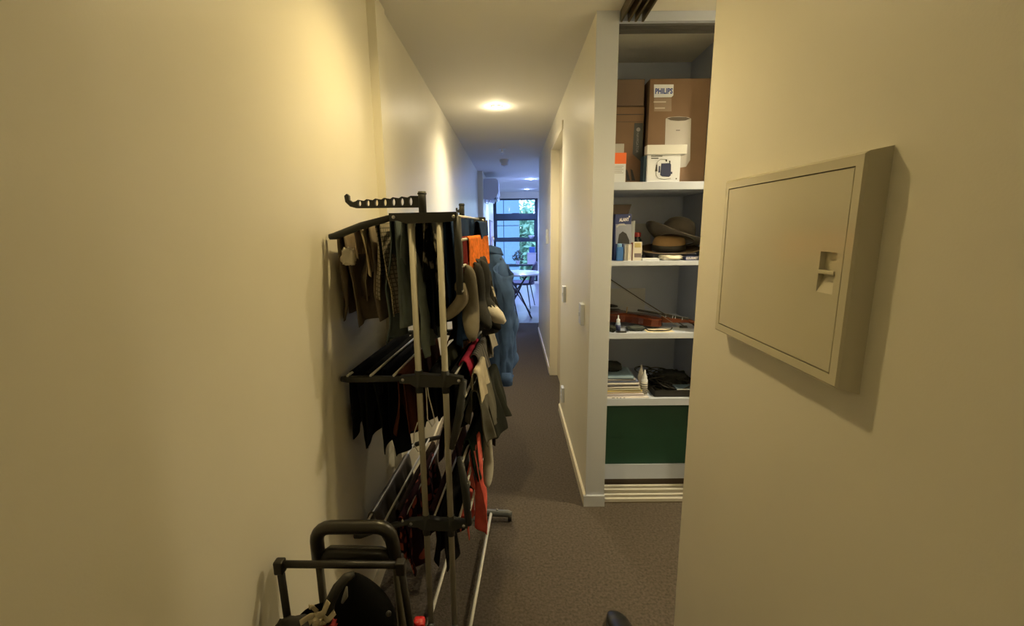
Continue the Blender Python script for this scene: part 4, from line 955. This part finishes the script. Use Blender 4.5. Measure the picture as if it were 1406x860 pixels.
cloth('t_shirt', 'black t-shirt low behind the small coral cloth', 't-shirt', blackf, .075, .46, .22, .50, .12, .16, .01, .008, 9, 49)

# denim shirt on a hanger at the far end of the rack
def denim_shirt():
    base = Vector((-.100, 2.28, 0))
    t = thing('denim_shirt', 'long blue denim shirt on a dark hanger at the far end of the rack', 'shirt', (base.x, base.y, .70))
    dm = mat('washed denim', (.060, .115, .28), .9, .4, 500, spec=.15, var=.25, vscale=14)
    M = Matrix.Translation((base.x, base.y, 0)) @ Matrix.Rotation(R(-66), 4, 'Z')      # local x = width, y = thickness
    zt, zb = 1.36, .74
    def body(u, v):
        a = 2 * PI * u; z = zt + .0 - (zt - zb) * v
        hw = .07 + .12 * min(1, v / .13) ** .6 + .02 * v; th = .030 + .028 * min(1, v * 4)
        wv = (1 + .30 * math.sin(a * 5 + 2 * v) * min(1, v * 1.5) * .5)
        n_ = noise.noise(Vector((math.cos(a) * 2.2, math.sin(a) * 2.2, v * 5))) * .036 * min(1, v * 3)
        drop = .018 * math.sin(2 * a) * v ** 3 - .03 * (abs(math.cos(a)) ** 2) * 0
        x = hw * math.cos(a) + n_ * .6; y = th * math.sin(a) * wv + n_ + .016 * math.sin(60 * x + 3 * v + 2 * math.sin(4 * v)) * min(1, v * 3)
        zsh = -.05 * (abs(x) / .2) ** 1.3 if v < .4 else -.05 * (abs(x) / .2) ** 1.3 * (1 - (v - .4) / .6)
        return M @ Vector((x, y, z + zsh + drop))
    MB().grid(body, 72, 48, True).build('body', dm, t, True, .003)
    for s, nm in ((1, 0), (-1, 1)):
        def sleeve(u, v, s=s):
            a = 2 * PI * u; z = zt - .085 - .56 * v
            r = (.056 - .022 * v) * (1 + .12 * math.sin(3 * a + 6 * v)); xo = s * (.17 + .045 * math.sin(min(1, v * 3) * PI / 2) - .02 * v)
            n_ = noise.noise(Vector((math.cos(a) * 2, math.sin(a) * 2, v * 9 + s))) * .012
            return M @ Vector((xo + (r * .7) * math.cos(a) + n_, (r * .75) * math.sin(a) + n_ - .012, z + .03 * math.cos(a) * -s * max(0, 1 - v * 3)))
        sl = MB().grid(sleeve, 28, 30, True).build('sleeve', dm, t, True, .003)
        zc = zt - .085 - .56
        MB(M).tube([(s * .195, -.012, zc + .065), (s * .195, -.012, zc - .004)], [.031, .029], 18, cap=False).build('cuff', dm, sl, True, .004)
        MB(M).lathe([(.005, 0), (.004, .002), (0, .002)], (s * .195, -.044, zc + .03), (0, -1, 0), 10).build('button', wcard_m, sl, True)
    def collar(u, v):
        a = 2 * PI * u; return M @ Vector(((.062 + .016 * v) * math.cos(a), (.042 + .012 * v) * math.sin(a), zt + .018 - .035 * v - .012 * math.sin(a)))
    MB().grid(collar, 28, 4, True).build('collar', dm, t, True, .005)
    MB(M).tube([(0, -.060, zt - .03), (.004, -.066, zt - .2), (-.004, -.07, zt - .4), (.0, -.066, zb + .03)], [.010, .011, .011, .010], 6).build('button_placket', dm, t, True)
    for k in range(6): MB(M).lathe([(.0055, 0), (.004, .002), (0, .002)], (.0, -.078, zt - .06 - k * .085), (0, -1, 0), 10).build('button', wcard_m, t, True)
    h = thing('clothes_hanger', 'dark clothes hanger inside the denim shirt hooked on the rack end', 'hanger', (base.x, base.y, zt))
    MB(M).tube([(-.12, 0, zt - .045), (-.06, 0, zt - .012), (0, 0, zt + .012), (.06, 0, zt - .012), (.12, 0, zt - .045)], .005, 8).build('shoulder_bar', dark_m, h, True)
    MB(M).tube([(0, 0, zt + .02), (0, 0, zt + .05)] + [(.018 - .018 * math.cos(a), 0, zt + .05 + .018 * math.sin(a)) for a in (0, .6, 1.2, 1.8, 2.4, 3.0, 3.6)], .0022, 8).build('hook', steel_m, h, True)
denim_shirt()

# ================================================================== LUGGAGE TROLLEY AND BAG
t = thing('luggage_trolley', 'black folding luggage trolley with a padded loop handle in front of the rack', 'trolley', (-.40, .95, 0))
Yh = .97
pl = at(437, 760, Yh).x; pr = at(539, 760, Yh).x; ztp = at(490, 724, Yh).z; zb = at(490, 768, Yh).z; z2 = at(490, 760, Yh).z
pts = [(pl, Yh, zb - .01), (pl, Yh, ztp - .045)] + [(pl + .035 - .035 * math.cos(a), Yh, ztp - .035 + .035 * math.sin(a)) for a in [k * PI / 10 for k in range(0, 6)]] + \
      [(pr - .035 + .035 * math.sin(a), Yh, ztp - .035 + .035 * math.cos(a)) for a in [k * PI / 10 for k in range(0, 6)]] + [(pr + .002, Yh, ztp - .045), (pr + .006, Yh, zb - .01)]
h = MB().tube(pts, .0165, 14).build('loop_handle', glossb_m, t, True)
MB().tube([(pl + .008, Yh, z2 - .012), (pl + .03, Yh, z2 + .002), ((pl + pr) / 2, Yh, z2 + .001), (pr - .03, Yh, z2 - .002), (pr + .0, Yh, z2 - .012)], [.014, .017, .0175, .017, .014], 14).build('cross_grip', glossb_m, t, True)
for x, xb in ((pl, pl - .002), (pr + .006, pr + .02)):
    MB().tube([(x, Yh, zb + .01), (xb, Yh + .01, .06)], .0095, 10).build('post', mat('dark olive tube', (.05, .045, .03), .4), t, True)
Yf = .90
fa = at(384, 775, Yf); fb = at(550, 776, Yf); ga = at(396, 858, Yf); gb = at(563, 858, Yf)
MB().tube([(fa.x, Yf, fa.z), (fb.x, Yf, fb.z)], .0085, 10).build('frame_bar', mat('black frame tube', (.012, .010, .008), .45), t, True)
for a_, g_ in ((fa, ga), (fb, gb)):
    dlt = (g_ - a_); k = (a_.z - .05) / -dlt.z * .0 + 1
    MB().tube([(a_.x, Yf, a_.z + .002), (g_.x, Yf, g_.z), (g_.x + dlt.x * .3, Yf + .01, .05)], .0085, 10).build('frame_leg', mat('black frame tube', (.012, .010, .008), .45), t, True)
    MB().box(a_.x - .011, a_.x + .011, Yf - .011, Yf + .011, a_.z - .022, a_.z + .011, .004).build('corner_joint', mat('black frame tube', (.012, .010, .008), .45), t)
    MB().tube([(g_.x + .005, Yf + .06, .05), (g_.x + .03, Yf + .06, .05)], .05, 20).build('wheel', black_m, t, True)
MB().box(-.54, -.25, Yf - .18, Yf + .06, .03, .045, .004).build('base_plate', dark_m, t)
# black bag
bgm = mat('black bag nylon', (.003, .003, .003), .85, spec=.1)
t = thing('black_bag', 'black pointed bag with an open flap standing on the trolley', 'bag', (-.40, .86, .046))
cb = at(490, 850, .86)
def bag(u, v):
    a = 2 * PI * u; z = .046 + (cb.z - .02 - .046) * v
    return Vector((-.395 + .105 * math.copysign(abs(math.cos(a)) ** .6, math.cos(a)) * (1 + .03 * math.sin(9 * v)), .855 + .075 * math.copysign(abs(math.sin(a)) ** .6, math.sin(a)), z))
MB().grid(bag, 36, 14, True).build('body', bgm, t, True, .004)
pk = at(487, 787, .86); L_ = at(447, 850, .86); R_ = at(543, 850, .86)
zl = cb.z - .022
prof = []
def hood(u, v):      # dome with its peak left of centre
    a = 2 * PI * u; k = math.cos(v * PI / 2) ** .85
    cx = (L_.x + R_.x) / 2 + (pk.x - (L_.x + R_.x) / 2) * v; rx = (R_.x - L_.x) / 2
    return Vector((cx + rx * k * math.cos(a), .86 + .055 * k * math.sin(a), zl + (pk.z - zl) * (v ** .95)))
MB().grid(hood, 36, 18, True).build('flap', bgm, t, True, .003)
hl = MB().tube([at(449, 856, .80), at(452, 830, .80), at(463, 808, .81), at(476, 793, .82), at(486, 788, .83)], [.010, .012, .011, .010, .006], 10).build('strap', mat('black webbing', (.018, .018, .016), .6), t, True)
MB().tube([at(470, 828, .79), at(474, 820, .79), at(476, 806, .795)], [.003, .006, .002], 6).build('grey_tag', mat('grey tag', (.12, .12, .11), .5), t, True)
MB().lathe([(.005, 0), (.006, .003), (.004, .005), (0, .005)], at(534, 842, .80), (0, -1, .3), 12).build('clasp', mat('dark clasp', (.05, .05, .05), .3), t, True)
# cream ribbon
t = thing('ribbon', 'cream ribbon tied in a knot on the left of the black bag', 'ribbon', at(437, 848, .79))
rb = mat('cream ribbon cloth', (.42, .37, .25), .7)
for pts, wd in (([(412, 856), (425, 850), (436, 846), (446, 838), (450, 828)], .010), ([(430, 846), (442, 849), (452, 848), (459, 843)], .010), ([(424, 856), (433, 850), (440, 852), (448, 857)], .009), ([(436, 850), (428, 838), (425, 832), (430, 830), (434, 842)], .006)):
    c3 = [at(a_, b_, .785) for a_, b_ in pts]
    def rf(u, v, c3=c3, wd=wd):
        q = v * (len(c3) - 1); i = min(int(q), len(c3) - 2); f_ = q - i; p = c3[i].lerp(c3[i + 1], f_); d = (c3[i + 1] - c3[i]).normalized(); n_ = d.cross(Vector((0, 1, 0))).normalized()
        return p + n_ * (u - .5) * wd + Vector((0, .006 * math.sin(v * 7) + .005 * (u - .5), 0))
    MB().grid(rf, 3, 24).build('ribbon_band', rb, t, True, .0015)
c = at(437, 849, .785); crinkle(c.x, .78, c.z - .012, .009, .007, .008, 5, .3).build('knot', rb, t, True)
c = at(458, 838, .84); tag(crinkle(c.x, .80, c.z - .05, .020, .012, .030, 8, .4).build('cloth', mat('dark red cloth', (.25, .015, .015), .8), None, True), 'dark red cloth poking out behind the black strap of the bag', 'cloth')
c = at(403, 862, .86); tag(crinkle(c.x, .84, c.z - .03, .042, .05, .022, 18, .15).build('pouch', mat('dark grey pouch', (.02, .018, .015), .6), None, True), 'dark rounded pouch strapped at the left foot of the thin frame', 'pouch')
c = at(573, 864, .95); tag(crinkle(c.x, .97, c.z - .02, .015, .015, .014, 28, .15).build('cap', mat('bright red plastic', (.5, .01, .015), .4), None, True), 'small bright red cap at the bottom edge beside the rack pole', 'cap')
